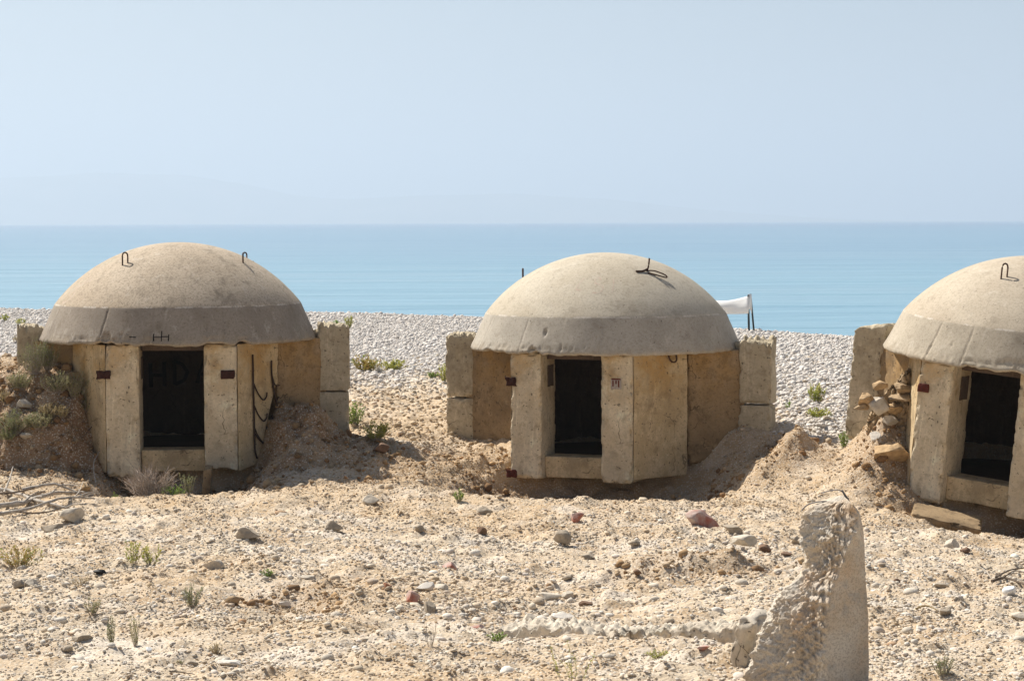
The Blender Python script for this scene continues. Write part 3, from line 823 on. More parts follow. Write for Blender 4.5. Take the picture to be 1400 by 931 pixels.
YF = -1.55
def bunker(idx, theta, label, tilt=None, **k):
    bx, by, bz = BUN[idx]
    root = empty('bunker', (bx, by, bz))
    if tilt:
        T = Matrix.Rotation(R(tilt[0]), 3, 'Y') @ Matrix.Rotation(R(tilt[1]), 3, 'X') @ Matrix.Rotation(R(theta), 3, 'Z')
        piv = Vector((bx, by, bz + HW))
        loc = piv - T @ Vector((0, 0, HW))
        root.location = loc; root.rotation_euler = T.to_euler()
    else: root.rotation_euler = (0, 0, R(theta))
    tag(root, label, 'bunker', 'domed concrete bunkers along the beach')
    dome(root, M['dome%d' % (idx + 1)], 100 + idx * 37, k.get('seams', ()), k.get('chips', ()), k.get('gouges', ()))
    s = idx * 20
    # door pillars; the inner faces carry a bolt recess, shown by a thin dark block
    for sg in (-1, 1):
        xs_ = sorted([sg * .81, sg * .40])
        p = hexa('pillar', [(xs_[0], YF), (xs_[1], YF), (xs_[1], YF + .62), (xs_[0], YF + .62)], k.get('pb', (-.04, -.04))[0 if sg < 0 else 1], HW - .01, M['pillar'], root, .025, .008, .06, s + 3 + sg, rag=k.get('rag', .0))
        # dark block painting the shade of the bolt socket on the inner face
        xi = sg * .398
        hexa('bolt_socket_shade', [(min(xi, xi - sg * .012), YF + .26), (max(xi, xi - sg * .012), YF + .26), (max(xi, xi - sg * .012), YF + .50), (min(xi, xi - sg * .012), YF + .50)], 1.12, 1.40, M['dark'], p, .06, .001, .002, s)
        fe = k.get('fe', (1.31, 1.31))[0 if sg < 0 else 1]
        f = [(.816, YF + .03), (fe, -.70), (fe - .23, -.52), (.78, -.95)]
        if sg < 0: f = [(-q[0], q[1]) for q in (f[1], f[0], f[3], f[2])]
        bf = k.get('facet_bot') if sg > 0 else None
        hexa('side_wall', f, k.get('wb', (-.03, -.03))[0 if sg < 0 else 1], HW - .01, M['wall'], root, .04, .006, .012, s + 9 + sg, botf=bf)
        f = [(fe - .02, -.63), (1.93, -.16), (1.80, .06), (fe - .2, -.40)]
        if sg < 0: f = [(-q[0], q[1]) for q in (f[1], f[0], f[3], f[2])]
        hexa('rear_wall', f, k.get('rb', (.05, .05))[0 if sg < 0 else 1], HW - .005, M['rough'], root, .03, .022, .03, s + 13 + sg, rag=.08)
        # wing blocks
        wx = k.get('wing', (2.26, 2.30))[0 if sg < 0 else 1]
        x0, x1 = sorted([sg * (wx - .42), sg * wx])
        ft = [(x0, -.22), (x1, -.22), (x1, .14), (x0, .14)]
        lo = k.get('wlow', (.12, .12))[0 if sg < 0 else 1]
        if (idx, sg) == (2, -1):
            hexa('wing_block', ft, .3, HW + .22, M['wing'], root, .02, .012, .07, s + 40, topf=lambda u: -.12 * (1 - u) ** 2, ragt=.05)
        else:
            hexa('wing_block', ft, lo, .855, M['wing'], root, .035, .010, .05, s + 30 + sg, rag=.06)
            hexa('wing_block', [(a_ + sg * .012, b_) for a_, b_ in ft], .875, HW + k.get('wtop', .20), M['wing'], root, .02, .010, .05, s + 33 + sg, topf=k.get('topf'), ragt=.13)
            # coping stub between block and dome
        x0, x1 = sorted([sg * 1.60, sg * 1.87])
        hexa('wing_block', [(x0, .02), (x1, -.1), (x1, .22), (x0, .22)], .2, HW + .10, M['wing'], root, .02, .012, .05, s + 50 + sg, ragt=.10)
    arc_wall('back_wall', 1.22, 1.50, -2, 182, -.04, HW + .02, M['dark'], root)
    hexa('door_sill', [(-.40, YF + .16), (.40, YF + .16), (.40, YF + .55), (-.40, YF + .55)], -.03, .24, M['wall'], root, .05, .006, .02, s + 60)
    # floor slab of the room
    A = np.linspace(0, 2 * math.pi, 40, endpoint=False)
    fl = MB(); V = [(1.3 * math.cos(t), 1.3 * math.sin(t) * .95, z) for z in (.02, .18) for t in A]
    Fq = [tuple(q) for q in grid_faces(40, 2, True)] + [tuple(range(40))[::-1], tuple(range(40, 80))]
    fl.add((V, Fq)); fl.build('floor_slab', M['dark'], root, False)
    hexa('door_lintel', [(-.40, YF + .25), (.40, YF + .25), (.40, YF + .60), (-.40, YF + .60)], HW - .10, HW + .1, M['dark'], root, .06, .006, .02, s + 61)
    return root

# left bunker
b1 = bunker(0, 5.0, 'brown-stained domed bunker farthest left, with rusty bars hanging on its broken side wall',
            seams=[(240, .02), (262, .014), (292, .02), (318, .012), (205, .01), (345, .012)],
            chips=[(243, 5, .045), (252, 3, .03), (262, 6, .02), (232, 6, .025), (288, 5, .03), (300, 3, .03)],
            gouges=[(243, .08, 2.2, .05, .03), (250, .12, 1.0, .03, .02), (254, .10, .5, .02, .03), (285, .18, .35, .06, .012)],
            facet_bot=lambda u: .95 * sst(.35, 1.0, u) ** 1.3 + .1 * u, rag=.04, pb=(-.10, -.02), wing=(2.06, 2.22), wlow=(.4, .25), wtop=.22,
            topf=lambda u: -.05 * u)
lifting_loop(b1, 232, .98, .17, .075, R(15))
lifting_loop(b1, 331, .99, .13, .05, R(94), .0, foot=False)
lifting_loop(b1, 110, 1.10, .10, .08, R(0), .01)
lifting_loop(b1, 30, .99, .13, .07, R(40))
plate(b1, (-.83, YF - .002, 1.20), .20, .11, M['rust'])
plate(b1, (.70, YF - .002, 1.19), .18, .11, M['rust'])
# bars left hanging at the broken right wall
def on_facet(u, z, out=.02):
    A = Vector((.816, YF + .03, 0)); B = Vector((1.31, -.70, 0)); p = A.lerp(B, u); nrm = Vector((B - A)).cross(Vector((0, 0, 1))).normalized()
    return Vector((p.x, p.y, z)) + nrm * out
def wire(parent, pts, r=.009, name='rebar', mat='rebar'):
    mb = MB(); mb.add(tube(bezier(pts, 5), r, 6)); return mb.build(name, M[mat], parent)
wire(b1, [on_facet(.34, 1.42), on_facet(.35, 1.0), on_facet(.36, .6), on_facet(.37, .22), on_facet(.42, .10)], .013)
wire(b1, [on_facet(.80, 1.32), on_facet(.80, 1.15), on_facet(.86, .92), on_facet(.93, .72)], .013)
wire(b1, [on_facet(.80, .62), on_facet(.82, .5), on_facet(.78, .42)], .012)
for z in (1.05, .78, .50):
    wire(b1, [on_facet(.36, z), on_facet(.45, z - .12), on_facet(.58, z - .22), on_facet(.66, z - .19), on_facet(.68, z - .13)], .010)
wire(b1, [on_facet(.37, .42), on_facet(.48, .33), on_facet(.60, .26)], .009)
wire(b1, [on_facet(.80, 1.14), on_facet(.88, 1.0), on_facet(.99, .99)], .009)
wire(b1, [on_facet(.82, 1.0), on_facet(.9, .80), on_facet(.96, .84)], .009)
# writing on the back wall and marks on the band
AY = 1.195
wall_mark(b1, 'graffiti', [
    [(-.60, .30), (-.67, .22), (-.69, .05), (-.64, -.06), (-.56, -.08)],
    [(-.44, .32), (-.43, -.06)], [(-.25, .34), (-.25, -.04)], [(-.44, .13), (-.25, .13)],
    [(-.12, .36), (-.11, -.02)], [(-.13, .36), (-.01, .30), (.06, .18), (.02, .05), (-.11, -.02)],
    [(.19, .0), (.29, .44), (.40, .0)], [(.24, .14), (.35, .14)],
    ], (-.02, AY - .16, .90), (1, 0, 0), (0, 0, .86), M['paint_black'], .055, (0, -.0, 0))
dome_mark(b1, [[(-1.4, .5), (-1.0, .5)]], 263.5, .05, .22, .085, M['paint_black'], .0065, 'painted_dash')
dome_mark(b1, [[(0, 1), (0, 0)], [(0, .5), (.45, .5)], [(.45, 1.4), (.45, 0)], [(.45, .6), (.85, .6)], [(.85, .9), (.85, 0)]], 263.5, .05, .22, .085, M['paint_black'], .0065, 'graffiti')
dome_mark(b1, [[(0, 0), (1.0, .9)], [(.2, -.15), (1.2, .7), (1.45, .6)], [(.2, -.5), (.5, -.62), (.9, -.4), (1.0, -.15), (.8, .05)]], 203, .62, .20, .22, M['paint_red'], .012)

# middle bunker
b2 = bunker(1, -19.0, 'pale cream domed bunker in the middle, its front undermined by a shaded pit',
            seams=[(248, .012), (284, .016), (312, .008), (338, .006), (220, .010), (5, .008)],
            chips=[(238, 3, .02), (228, 3, .03), (251, 3, .02), (257, 2.5, .035)],
            gouges=[(259.5, .27, 1.1, .035, .03), (255, .04, 1.6, .03, .03), (268, .07, .25, .03, .02), (278, .09, .25, .03, .018), (292, .10, .3, .03, .015), (318, .08, .3, .03, .012)],
            pb=(-.04, -.06), wb=(-.0, -.02), wlow=(.18, .25), wtop=.18, fe=(1.0, 1.31), rb=(-.03, .1), wing=(2.19, 2.28))
lifting_loop(b2, 196, .92, .13, .05, R(112), .0, .012)
def on_dome(deg, z, out):
    rr = dome_r(z); t = R(deg); nrm = Vector((math.cos(t) * rr, math.sin(t) * rr, z + .75)).normalized()
    return Vector((rr * math.cos(t), rr * math.sin(t), HW + z)) + nrm * out
wire(b2, [on_dome(322, 1.02, -.02), on_dome(323, 1.03, .06), on_dome(324, 1.05, .15)], .011, 'lifting_loop', 'iron')
wire(b2, [on_dome(321, 1.02, .0), on_dome(324, .98, .05), on_dome(330, .93, .05), on_dome(331, .91, .03), on_dome(327, .94, .02), on_dome(320, .99, .01)], .009, 'lifting_loop', 'iron')
wire(b2, [on_dome(311, 1.01, .008), on_dome(317, 1.01, .012), on_dome(322, 1.02, .03)], .014, 'lifting_loop', 'rust')
lifting_loop(b2, 60, .95, .13, .07, R(10))
plate(b2, (-.80, YF - .002, 1.20), .17, .12, M['rust'])
plate(b2, (-.80, YF - .002, .02), .17, .11, M['rust_red'])
st = empty('stencil', (0, 0, 0)); bpy.data.objects.remove(st)
stc = wall_mark(b2, 'stencil', [[(0, .06), (.14, .06)]], (.53, YF, 1.14), (1, 0, 0), (0, 0, 1), M['stencil_white'], .13, (0, -.004, 0))
wall_mark(stc, 'stencil_mark', [[(.01, .12), (.13, .12)], [(.03, .105), (.03, .03)], [(.07, .105), (.07, .06)], [(.105, .105), (.105, .02)]], (.53, YF, 1.14), (1, 0, 0), (0, 0, 1), M['stencil_red'], .018, (0, -.008, 0))
wire(b2, [on_facet(.60, 1.58, .02), on_facet(.62, 1.48, .05), on_facet(.68, 1.45, .06), on_facet(.74, 1.48, .05), on_facet(.75, 1.58, .02)], .012, 'hook', 'iron')
dome_mark(b2, [[(0, 1), (-.45, 0), (.1, -.05)], [(1.75, .8), (1.5, 1.0), (1.2, .85), (1.3, .55), (1.9, .35), (2.2, 0.05), (2.0, -.3), (1.3, -.3)], [(2.9, .9), (3.1, .5), (3.25, -.3)]], 272, .80, .13, .14, M['paint_red'], .010)
b3 = bunker(2, -33.0, 'tilted domed bunker cut off by the right edge, leaning forward on a loose slab', tilt=(5.0, 3.0),
            seams=[(300, .01), (262, .012), (330, .01), (246, .02)],
            chips=[(266, 3, .03), (272, 3, .02), (282, 4, .03), (318, 14, -.02)],
            gouges=[(284, .10, 10, .03, .018), (246, .12, .4, .05, .02), (256, .22, .6, .02, .015), (300, .06, 6, .02, .02)], pb=(-.08, -.08), wlow=(.3, .3))
lifting_loop(b3, 262, 1.00, .19, .075, R(40))
lifting_loop(b3, 20, 1.00, .14, .07, R(0))
lifting_loop(b3, 100, 1.00, .14, .07, R(0))
plate(b3, (-.74, YF - .004, 1.24), .14, .10, M['rust_red'])

# ------------------------------------------------------------------ rocks
def rock(px_, py_, w, h, mat, label, seed, name='rock', cat='rock', cuts=9, dep=.8, D=None, rot=None, sink=.2, rough=.10, group=None, tiltx=0.0):
    """w, h as seen in the photograph in pixels"""
    if D is None: x, y, z = gp(px_, py_)
    else: x, y, z = P(px_, py_, D)
    s = m_per_px(y); rw, rh = w * s / 2, h * s / 2
    v, f = ICO4
    rg = np.random.default_rng(seed)
    q = v.copy()
    for i in range(cuts):
        n_ = rg.normal(size=3); n_ /= np.linalg.norm(n_); d = rg.uniform(.42, .8)
        t = q @ n_ - d
        q = q - np.outer(np.maximum(t, 0), n_)
    q = q * (1 + rough * fbm(v[:, 0] * 2.5 + seed, v[:, 1] * 2.5, v[:, 2] * 2.5, 5, seed))[:, None]
    q /= np.abs(q).max(0)
    q = q * np.array([rw, rw * dep, rh])
    if tiltx:
        c_, s_ = math.cos(tiltx), math.sin(tiltx)
        q = np.stack([q[:, 0] * c_ + q[:, 2] * s_, q[:, 1], -q[:, 0] * s_ + q[:, 2] * c_], 1)
    me = mesh_np(name, q, f, None, rough < .03)
    o = link(name, me, M[mat])
    o.location = (x, y, z + rh * (1 - 2 * sink) if D is None else z)
    o.rotation_euler = (0, 0, rg.uniform(-.4, .4) if rot is None else rot)
    tag(o, label, cat, group)
    return o
ROCKS = [
 (338, 737, 38, 20, 'greyrock', 'smooth grey-brown boulder on the gravel in front of the left bunker door', .7),
 (455, 725, 32, 17, 'greyrock', 'rounded grey stone on the gravel ridge right of the left bunker', .7),
 (291, 779, 31, 17, 'palerock', 'oblong cream stone with a shadow under it, left foreground', .6),
 (97, 712, 36, 24, 'palerock', 'pale angular block beside the end of the driftwood', .8),
 (74, 725, 37, 12, 'greyrock', 'flat tilted grey stone just below the driftwood pile', .6),
 (28, 806, 20, 16, 'greyrock', 'square grey stone at the left edge, left one of a touching pair', .8),
 (46, 805, 24, 18, 'palerock', 'angular pale stone at the left edge, right one of a touching pair', .8),
 (388, 709, 28, 13, 'palerock', 'low cream stone on the crest before the left bunker shadow', .7),
 (769, 745, 25, 26, 'greyrock', 'upright tan cone-shaped stone below the middle bunker', .9),
 (788, 713, 21, 15, 'pinkrock', 'reddish grey pointed stone at the lip of the middle pit', .8),
 (750, 820, 36, 14, 'palerock', 'long curved cream stone with a shadow in the centre foreground', .5),
 (776, 818, 17, 14, 'palerock', 'small round cream stone touching the long curved one', .8),
 (771, 848, 38, 12, 'whiterock', 'long whitish flat stone in the centre foreground', .5),
 (724, 849, 19, 13, 'palerock', 'small round pale stone left of the long whitish one', .8),
 (801, 830, 20, 9, 'brownrock', 'small dark slanting stone above the long whitish one', .7),
 (778, 793, 20, 9, 'greyrock', 'small tilted grey stone above the curved cream stone', .8),
 (804, 763, 20, 10, 'greyrock', 'small flat grey-brown stone right of the tan cone-shaped stone', .8),
 (867, 748, 18, 9, 'greyrock', 'small brown-grey stone midway between cone-shaped stone and red rock', .8),
 (871, 788, 14, 11, 'brownrock', 'small reddish brown stone lying on the sandy ledge', .9),
 (573, 728, 16, 12, 'greyrock', 'rounded grey stone left of the square dark red brick', .8),
 (663, 702, 24, 15, 'greyrock', 'dark mossy grey stone on the crest left of the middle pit', .8),
 (614, 782, 24, 14, 'pinkrock', 'orange-and-white stone among the pale cobbles', .8),
 (581, 808, 28, 20, 'whiterock', 'largest white stone of the cobble heap in the centre foreground', .8),
 (604, 806, 22, 14, 'palerock', 'pale stone right beside the largest white cobble', .8),
 (565, 826, 22, 18, 'pinkrock', 'tan stone at the lower left of the cobble heap', .8),
 (586, 836, 22, 19, 'greyrock', 'grey round stone at the bottom of the cobble heap', .8),
 (650, 860, 34, 10, 'pinkrock', 'long pinkish flat stone at the lower right of the cobble heap', .6),
 (388, 829, 18, 11, 'whiterock', 'small white stone in the left centre foreground', .8),
 (419, 792, 24, 9, 'palerock', 'thin pale slab stone between the two little green tufts', .6),
 (575, 664, 16, 9, 'palerock', 'small pale stone alone on the slope between left and middle bunkers', .8),
 (508, 690, 26, 16, 'palerock', 'rounded pale stone at the tip of the left bunker shadow', .8),
 (112, 875, 30, 10, 'greyrock', 'flat grey stone at the lower left beside the paired herbs', .6),
 (94, 889, 18, 12, 'greyrock', 'small grey-violet stone under the flat grey stone', .8),
 (316, 911, 42, 12, 'whiterock', 'flat white stone at the bottom edge, left of centre', .6),
 (262, 907, 22, 10, 'greyrock', 'small dark-sided stone at the bottom edge near the flat white one', .7),
 (1218, 628, 58, 36, 'soilrock', 'big orange-tan boulder resting against the right bunker', .7),
 (1195, 600, 21, 16, 'whiterock', 'small cream boulder perched just above the big orange one', .8),
 (1301, 752, 22, 18, 'palerock', 'pale stone with a brown spot before the right bunker pit', .8),
 (1318, 755, 17, 10, 'brownrock', 'dark brown stone before the right bunker pit', .8),
 (1089, 747, 17, 13, 'greyrock', 'round grey stone left of the broken concrete post', .8),
 (1100, 776, 21, 13, 'soilrock', 'smooth yellowish stone at the left side of the post', .8),
 (1076, 760, 18, 8, 'brownrock', 'small brown slab under the round grey stone by the post', .8),
 (1287, 803, 25, 9, 'greyrock', 'low grey stone in the right foreground', .7),
 (1290, 840, 22, 14, 'greyrock', 'grey angular stone at the end of the yellow stick', .8),
 (1393, 850, 26, 12, 'palerock', 'pale flat stone at the right edge', .6),
 (1260, 863, 16, 10, 'whiterock', 'small white stone in the lower right', .8),
 (962, 893, 22, 9, 'pinkrock', 'reddish brown flat stone just below the buried kerb', .7),
 (805, 606, 16, 9, 'soilrock', None, .8),
 (520, 620, 26, 16, 'brownrock', 'dark red-brown block at the shadow edge right of the left bunker', .8),
 (35, 600, 18, 11, 'palerock', 'pale stone stuck in the embankment left of the left bunker', .8),
 (32, 555, 24, 14, 'palerock', 'large cream stone on top of the left embankment', .8),
 (1395, 768, 10, 8, 'greyrock', None, .8),
 (115, 672, 18, 12, 'soilrock', 'tan stone below the dark scarp near the green tuft', .8),
]
for i, (a, b_, w, h, mt, lb, dp) in enumerate(ROCKS):
    if lb: rock(a, b_, w, h, mt, lb, 300 + i, dep=dp)
for i, (a, b_, w, h, mt, lb) in enumerate([
 (659, 732, 14, 13, 'brownrock', 'square dark red brick piece on the gravel, right of the grey stone'),
 (529, 803, 14, 12, 'terracotta', 'orange terracotta piece left of the cobble heap')]):
    rock(a, b_, w, h, mt, lb, 500 + i, 'brick_piece', 'brick', cuts=5, dep=.8, rough=.02)
rock(962, 722, 56, 30, 'pinkrock', 'red and white painted-looking rock right of the middle pit', 611, cuts=12, dep=.6, tiltx=.2)
rock(1004, 728, 34, 14, 'greyrock', 'grey slanting stone at the foot of the red and white rock', 612, cuts=9, dep=.6, tiltx=.4)
rock(1017, 755, 40, 16, 'palerock', 'overhanging tan slab with a shadow, below the red and white rock', 613, cuts=8, dep=.7, sink=-.35)
rock(1046, 756, 18, 14, 'brownrock', 'dark wedge stone beside the overhanging tan slab', 614)
rock(813, 692, 26, 14, 'soilrock', 'brown stone lying in the shade of the middle pit', 615, D=26.1)
M['earth'] = simple('packed_earth', (.46, .335, .205), .95, .45, 6, .02)
# stones packed between the right bunker and its wing
for i, (a, b_, w, h, lb) in enumerate([
 (1186, 545, 26, 22, 'round ochre stone at the left end of the packed wall beside the right bunker'),
 (1180, 556, 22, 11, 'thin flat ochre stone sticking out left of the packed wall'),
 (1203, 553, 30, 26, 'big ochre stone in the middle of the packed wall beside the right bunker'),
 (1222, 557, 26, 18, 'ochre stone between the middle one and the bunker wall'),
 (1234, 544, 46, 13, 'long flat cream stone bridging the packed wall at the right bunker'),
 (1219, 574, 20, 15, 'small round stone hanging lowest in the packed wall'),
 (1203, 526, 18, 15, 'small round stone above the middle of the packed wall'),
 (1236, 530, 34, 14, 'dark flat stone directly on top of the long cream one')]):
    x, y, z = gp(a, b_)
    rock(a, b_, w * 1.15, h * 1.1, ('soilrock', 'palerock', 'earth')[(i * 2) % 3], lb, 640 + i, cuts=16, dep=.8, D=25.78, rough=.16)
M['earth'] = simple('packed_earth', (.46, .335, .205), .95, .45, 6, .02)
o = hexa('rubble_wall', [(4.26, 26.0), (4.74, 25.72), (5.0, 26.35), (4.5, 26.7)], -.1, 1.46, M['earth'], None, .022, .03, .10, 91, topf=lambda u: -.62 * (1 - u) ** 1.2, rubble=.13)
tag(o, 'bank of packed earth and rubble filling the gap beside the right bunker', 'rubble wall')
# the large buried stone left of the left bunker wall
rock(98, 522, 46, 52, 'soilrock', 'big rust-stained pale boulder wedged beside the left bunker wall', 660, D=27.55, cuts=9, dep=.7)

# loose slab under the right bunker, slab in the middle pit
def slabrock(c, lx, ly, lz, rz, rx, ry, mat, label, seed, name='concrete_slab', chip=.06):
    o = hexa(name, [(-lx / 2, -ly / 2), (lx / 2, -ly / 2), (lx / 2, ly / 2), (-lx / 2, ly / 2)], -lz / 2, lz / 2, M[mat], None, .03, .014, chip, seed)
    o.location = c; o.rotation_euler = (R(rx), R(ry), R(rz))
    return tag(o, label, 'concrete slab')
c = P(1293, 714, 24.6)
slabrock(c, .80, .5, .17, -12, 10, 12, 'rough', 'loose brown concrete slab jammed under the leaning right bunker', 71)
c = P(735, 700, 25.85)
slabrock((c[0], c[1], c[2]), .78, .25, .12, 8, 5, -6, 'wing', 'grey slab lying in the shaded pit under the middle bunker', 72)
c = gp(285, 655)
slabrock(P(283, 668, 26.7), .10, .35, .55, 5, 0, 4, 'rough', 'narrow upright slab under the right door pillar of the left bunker', 73)

# ------------------------------------------------------------------ broken post in the foreground
def post():
    D0 = gp(1150, 944)[1] - .12
    base = P(1150, 925, D0)
    root = empty('concrete_post', (base[0], D0, float(H(base[0], D0))))
    tag(root, 'tall broken concrete post standing in the right foreground, its left side torn to rubble', 'concrete post')
    s = D0 / F
    # outline of the flat face and of the torn flank, in pixels at the post's distance
    zt = np.linspace(0, 1, 220)
    yy = 960 - zt * (960 - 686)
    right = np.interp(yy, [686, 700, 720, 760, 850, 931, 960], [1166, 1177, 1182, 1185, 1190, 1191, 1191])
    mid = np.interp(yy, [686, 700, 720, 745, 775, 800, 850, 931, 960], [1164, 1172, 1170, 1156, 1147, 1134, 1127, 1123, 1121])
    left = np.interp(yy, [686, 694, 706, 730, 750, 764, 790, 820, 860, 900, 931, 960], [1142, 1118, 1104, 1098, 1100, 1106, 1095, 1070, 1048, 1034, 1026, 1018])
    nper = 300
    V = []
    ox, oz = root.location.x, root.location.z
    for i in range(len(zt)):
        z = EYE + ray(1150, yy[i])[2] * D0 - oz
        xr, xm, xl = [(v - 700) * s - ox for v in (right[i], mid[i], left[i])]
        # footprint: flat face turned to the right of the camera, torn flank to the left, flat back
        poly = [(xr, .00), (xm + .0, -.13), (xl, .10), (xl + .05, .30), (xr - .02, .26)]
        tot = 0; segs = []
        for a in range(5):
            p, q = poly[a], poly[(a + 1) % 5]; L = math.dist(p, q); segs.append((p, q, L))
        cnt = [60, 120, 40, 50, 30]
        for (p, q, L), c_ in zip(segs, cnt):
            for k in range(c_):
                t = k / c_; V.append((p[0] + (q[0] - p[0]) * t, p[1] + (q[1] - p[1]) * t, z))
    V = np.array(V); n_ = len(zt); V = V.reshape(n_, nper, 3)
    k = np.arange(nper)
    torn = sst(54, 64, k) * sst(290, 272, k)
    torn = torn[None, :] * np.ones((n_, 1)); torn = np.maximum(torn, sst(.95, 1.0, zt)[:, None])
    q = V.reshape(-1, 3); tn = torn.reshape(-1)
    cen = V.mean(1, keepdims=True).repeat(nper, 1).reshape(-1, 3)
    d = q - cen; d /= np.maximum(np.linalg.norm(d, axis=1, keepdims=True), 1e-5)
    n1 = fbm(q[:, 0] * 9, q[:, 1] * 9, q[:, 2] * 9, 4, 5); n2 = fbm(q[:, 0] * 28, q[:, 1] * 28, q[:, 2] * 28, 4, 6)
    nb = np.abs(fbm(q[:, 0] * 17, q[:, 1] * 17, q[:, 2] * 17, 3, 15))
    n3 = fbm(q[:, 0] * 60, q[:, 1] * 60, q[:, 2] * 60, 4, 26); n0 = fbm(q[:, 0] * 4, q[:, 1] * 4, q[:, 2] * 4, 3, 36)
    q = q + d * (tn * (.03 * n0 + .030 * n1 + .034 * n2 + .024 * n3 - .02 * nb) + (1 - tn) * (.006 * n0 + .003 * n2))[:, None]
    q = q.reshape(n_, nper, 3)
    top = q[-1].mean(0) + np.array([0, 0, .03])
    V = np.vstack([q.reshape(-1, 3), top[None]])
    f = grid_faces(nper, n_, True)[:, ::-1]
    ti = len(V) - 1; bse = (n_ - 1) * nper
    tf = np.array([(bse + (i + 1) % nper, bse + i, ti) for i in range(nper)])
    me = mesh_np('post_body', V, [f[:, ::-1], tf[:, ::-1]], None, False)
    link('post_body', me, M['post'], root)
    def w(pts, r=.008):
        mb = MB(); mb.add(tube(bezier([Vector(P(a, b2, D0 + dd)) - root.location for a, b2, dd in pts], 6), r, 6))
        mb.build('rebar', M['rebar_grey'], root)
    w([(1160, 698, .1), (1157, 683, .1), (1150, 671, .1), (1138, 670, .12), (1122, 674, .14)], .0035)
    w([(1164, 700, .1), (1161, 686, .1), (1155, 676, .1), (1151, 670, .1)], .006)
    w([(1140, 694, .1), (1132, 686, .12), (1118, 686, .14), (1104, 690, .16), (1096, 698, .18)], .0045)
    return root
def post_mat():
    m, nt, b = newmat('post_concrete'); n = N(nt)
    co = n.add('ShaderNodeTexCoord').outputs['Object']
    c = n.mix(n.ramp(n.noise(co, 4, 6, .65), .35, .65), (.63, .58, .50), (.54, .44, .325))
    c = n.mix(n.math('MULTIPLY', n.ramp(n.noise(co, 9, 5, .6), .54, .62), .5), c, (.36, .36, .35))
    c = n.mix(n.math('MULTIPLY', n.ramp(n.noise(co, 3, 5, .6), .50, .66), .6), c, (.58, .40, .25))
    fine = n.noise(co, 80, 4, .7)
    c = n.mix(n.ramp(fine, .46, .62, 0, .5), c, (.24, .20, .16))
    n.l(c, b.inputs['Base Color'])
    h = n.math('ADD', n.math('MULTIPLY', n.noise(co, 26, 6, .7), 1.0), n.math('MULTIPLY', fine, .2))
    n.l(n.bump(h, .012, .9), b.inputs['Normal'])
    return m
M['post'] = post_mat()
post()
# slab leaning beside the post
c = gp(1026, 905)
slabrock((c[0], c[1] + .05, c[2] + .13), .13, .30, .40, -28, 8, 16, 'block', 'small tilted concrete slab leaning left of the broken post', 81)
c = gp(1120, 765)
# buried kerb of conglomerate
p0 = gp(700, 872); p1 = gp(1030, 880)
kl = math.hypot(p1[0] - p0[0], p1[1] - p0[1]) + .1
o = hexa('footing', [(-kl / 2, -.16), (kl / 2, -.16), (kl / 2, .16), (-kl / 2, .16)], -.12, .075, M['block'], None, .012, .03, .05, 85, topf=lambda u: .02 * np.sin(u * 9) - .04 * (1 - u), rubble=.06)
o.location = ((p0[0] + p1[0]) / 2, (p0[1] + p1[1]) / 2 + .16, (p0[2] + p1[2]) / 2 + .03)
o.rotation_euler = (0, -math.atan2(p1[2] - p0[2], kl), math.atan2(p1[1] - p0[1], p1[0] - p0[0]))
tag(o, 'low rubbly concrete footing half buried in the foreground left of the post', 'concrete footing')

# ------------------------------------------------------------------ windbreak on the beach
def windbreak():
    D0 = 49.8
    xa = P(1023, 450, D0)[0]; zg = float(H(xa, D0)); s = D0 / F
    root = empty('windbreak', (xa, D0, zg))
    tag(root, 'white cloth windbreak on dark poles on the beach behind the middle bunker', 'windbreak')
    def pole(x0, y0, x1, y1, z1, r=.028):
        mb = MB(); mb.add(tube([(x0, y0, -.25), (x1, y1, z1)], [r, r * .8], 8)); return mb.build('pole', M['pole'], root)
    top = EYE + ray(1023, 403)[2] * D0 - zg
    pole(.02, 0, 0, 0, top)
    pole(.19, .35, .085, .3, top + .01, .024)
    pole(-1.25, .9, -1.2, .9, top + .02)
    def cloth(name, A, B, sag, drop, n_=26, m_=10):
        V = []
        for j in range(m_):
            for i in range(n_):
                u = i / (n_ - 1); w = j / (m_ - 1)
                p = Vector(A).lerp(Vector(B), u)
                z = p.z - sag * math.sin(u * math.pi) - drop * w * (1 - .25 * math.sin(u * math.pi))
                V.append((p.x, p.y + .05 * math.sin(u * 9 + w * 3) * w - .08 * math.sin(w * math.pi), z))
        me = mesh_np(name, np.array(V), grid_faces(n_, m_), None, True)
        o = link(name, me, M['cloth'], root); md = o.modifiers.new('thick', 'SOLIDIFY'); md.thickness = .006
    cloth('cloth', (-1.2, .9, top), (0, 0, top - .03), .14, .40)
    cloth('cloth_flap', (.0, 0, top + .02), (.10, .3, top + .0), .0, .45, 10, 10)
    return root
windbreak()

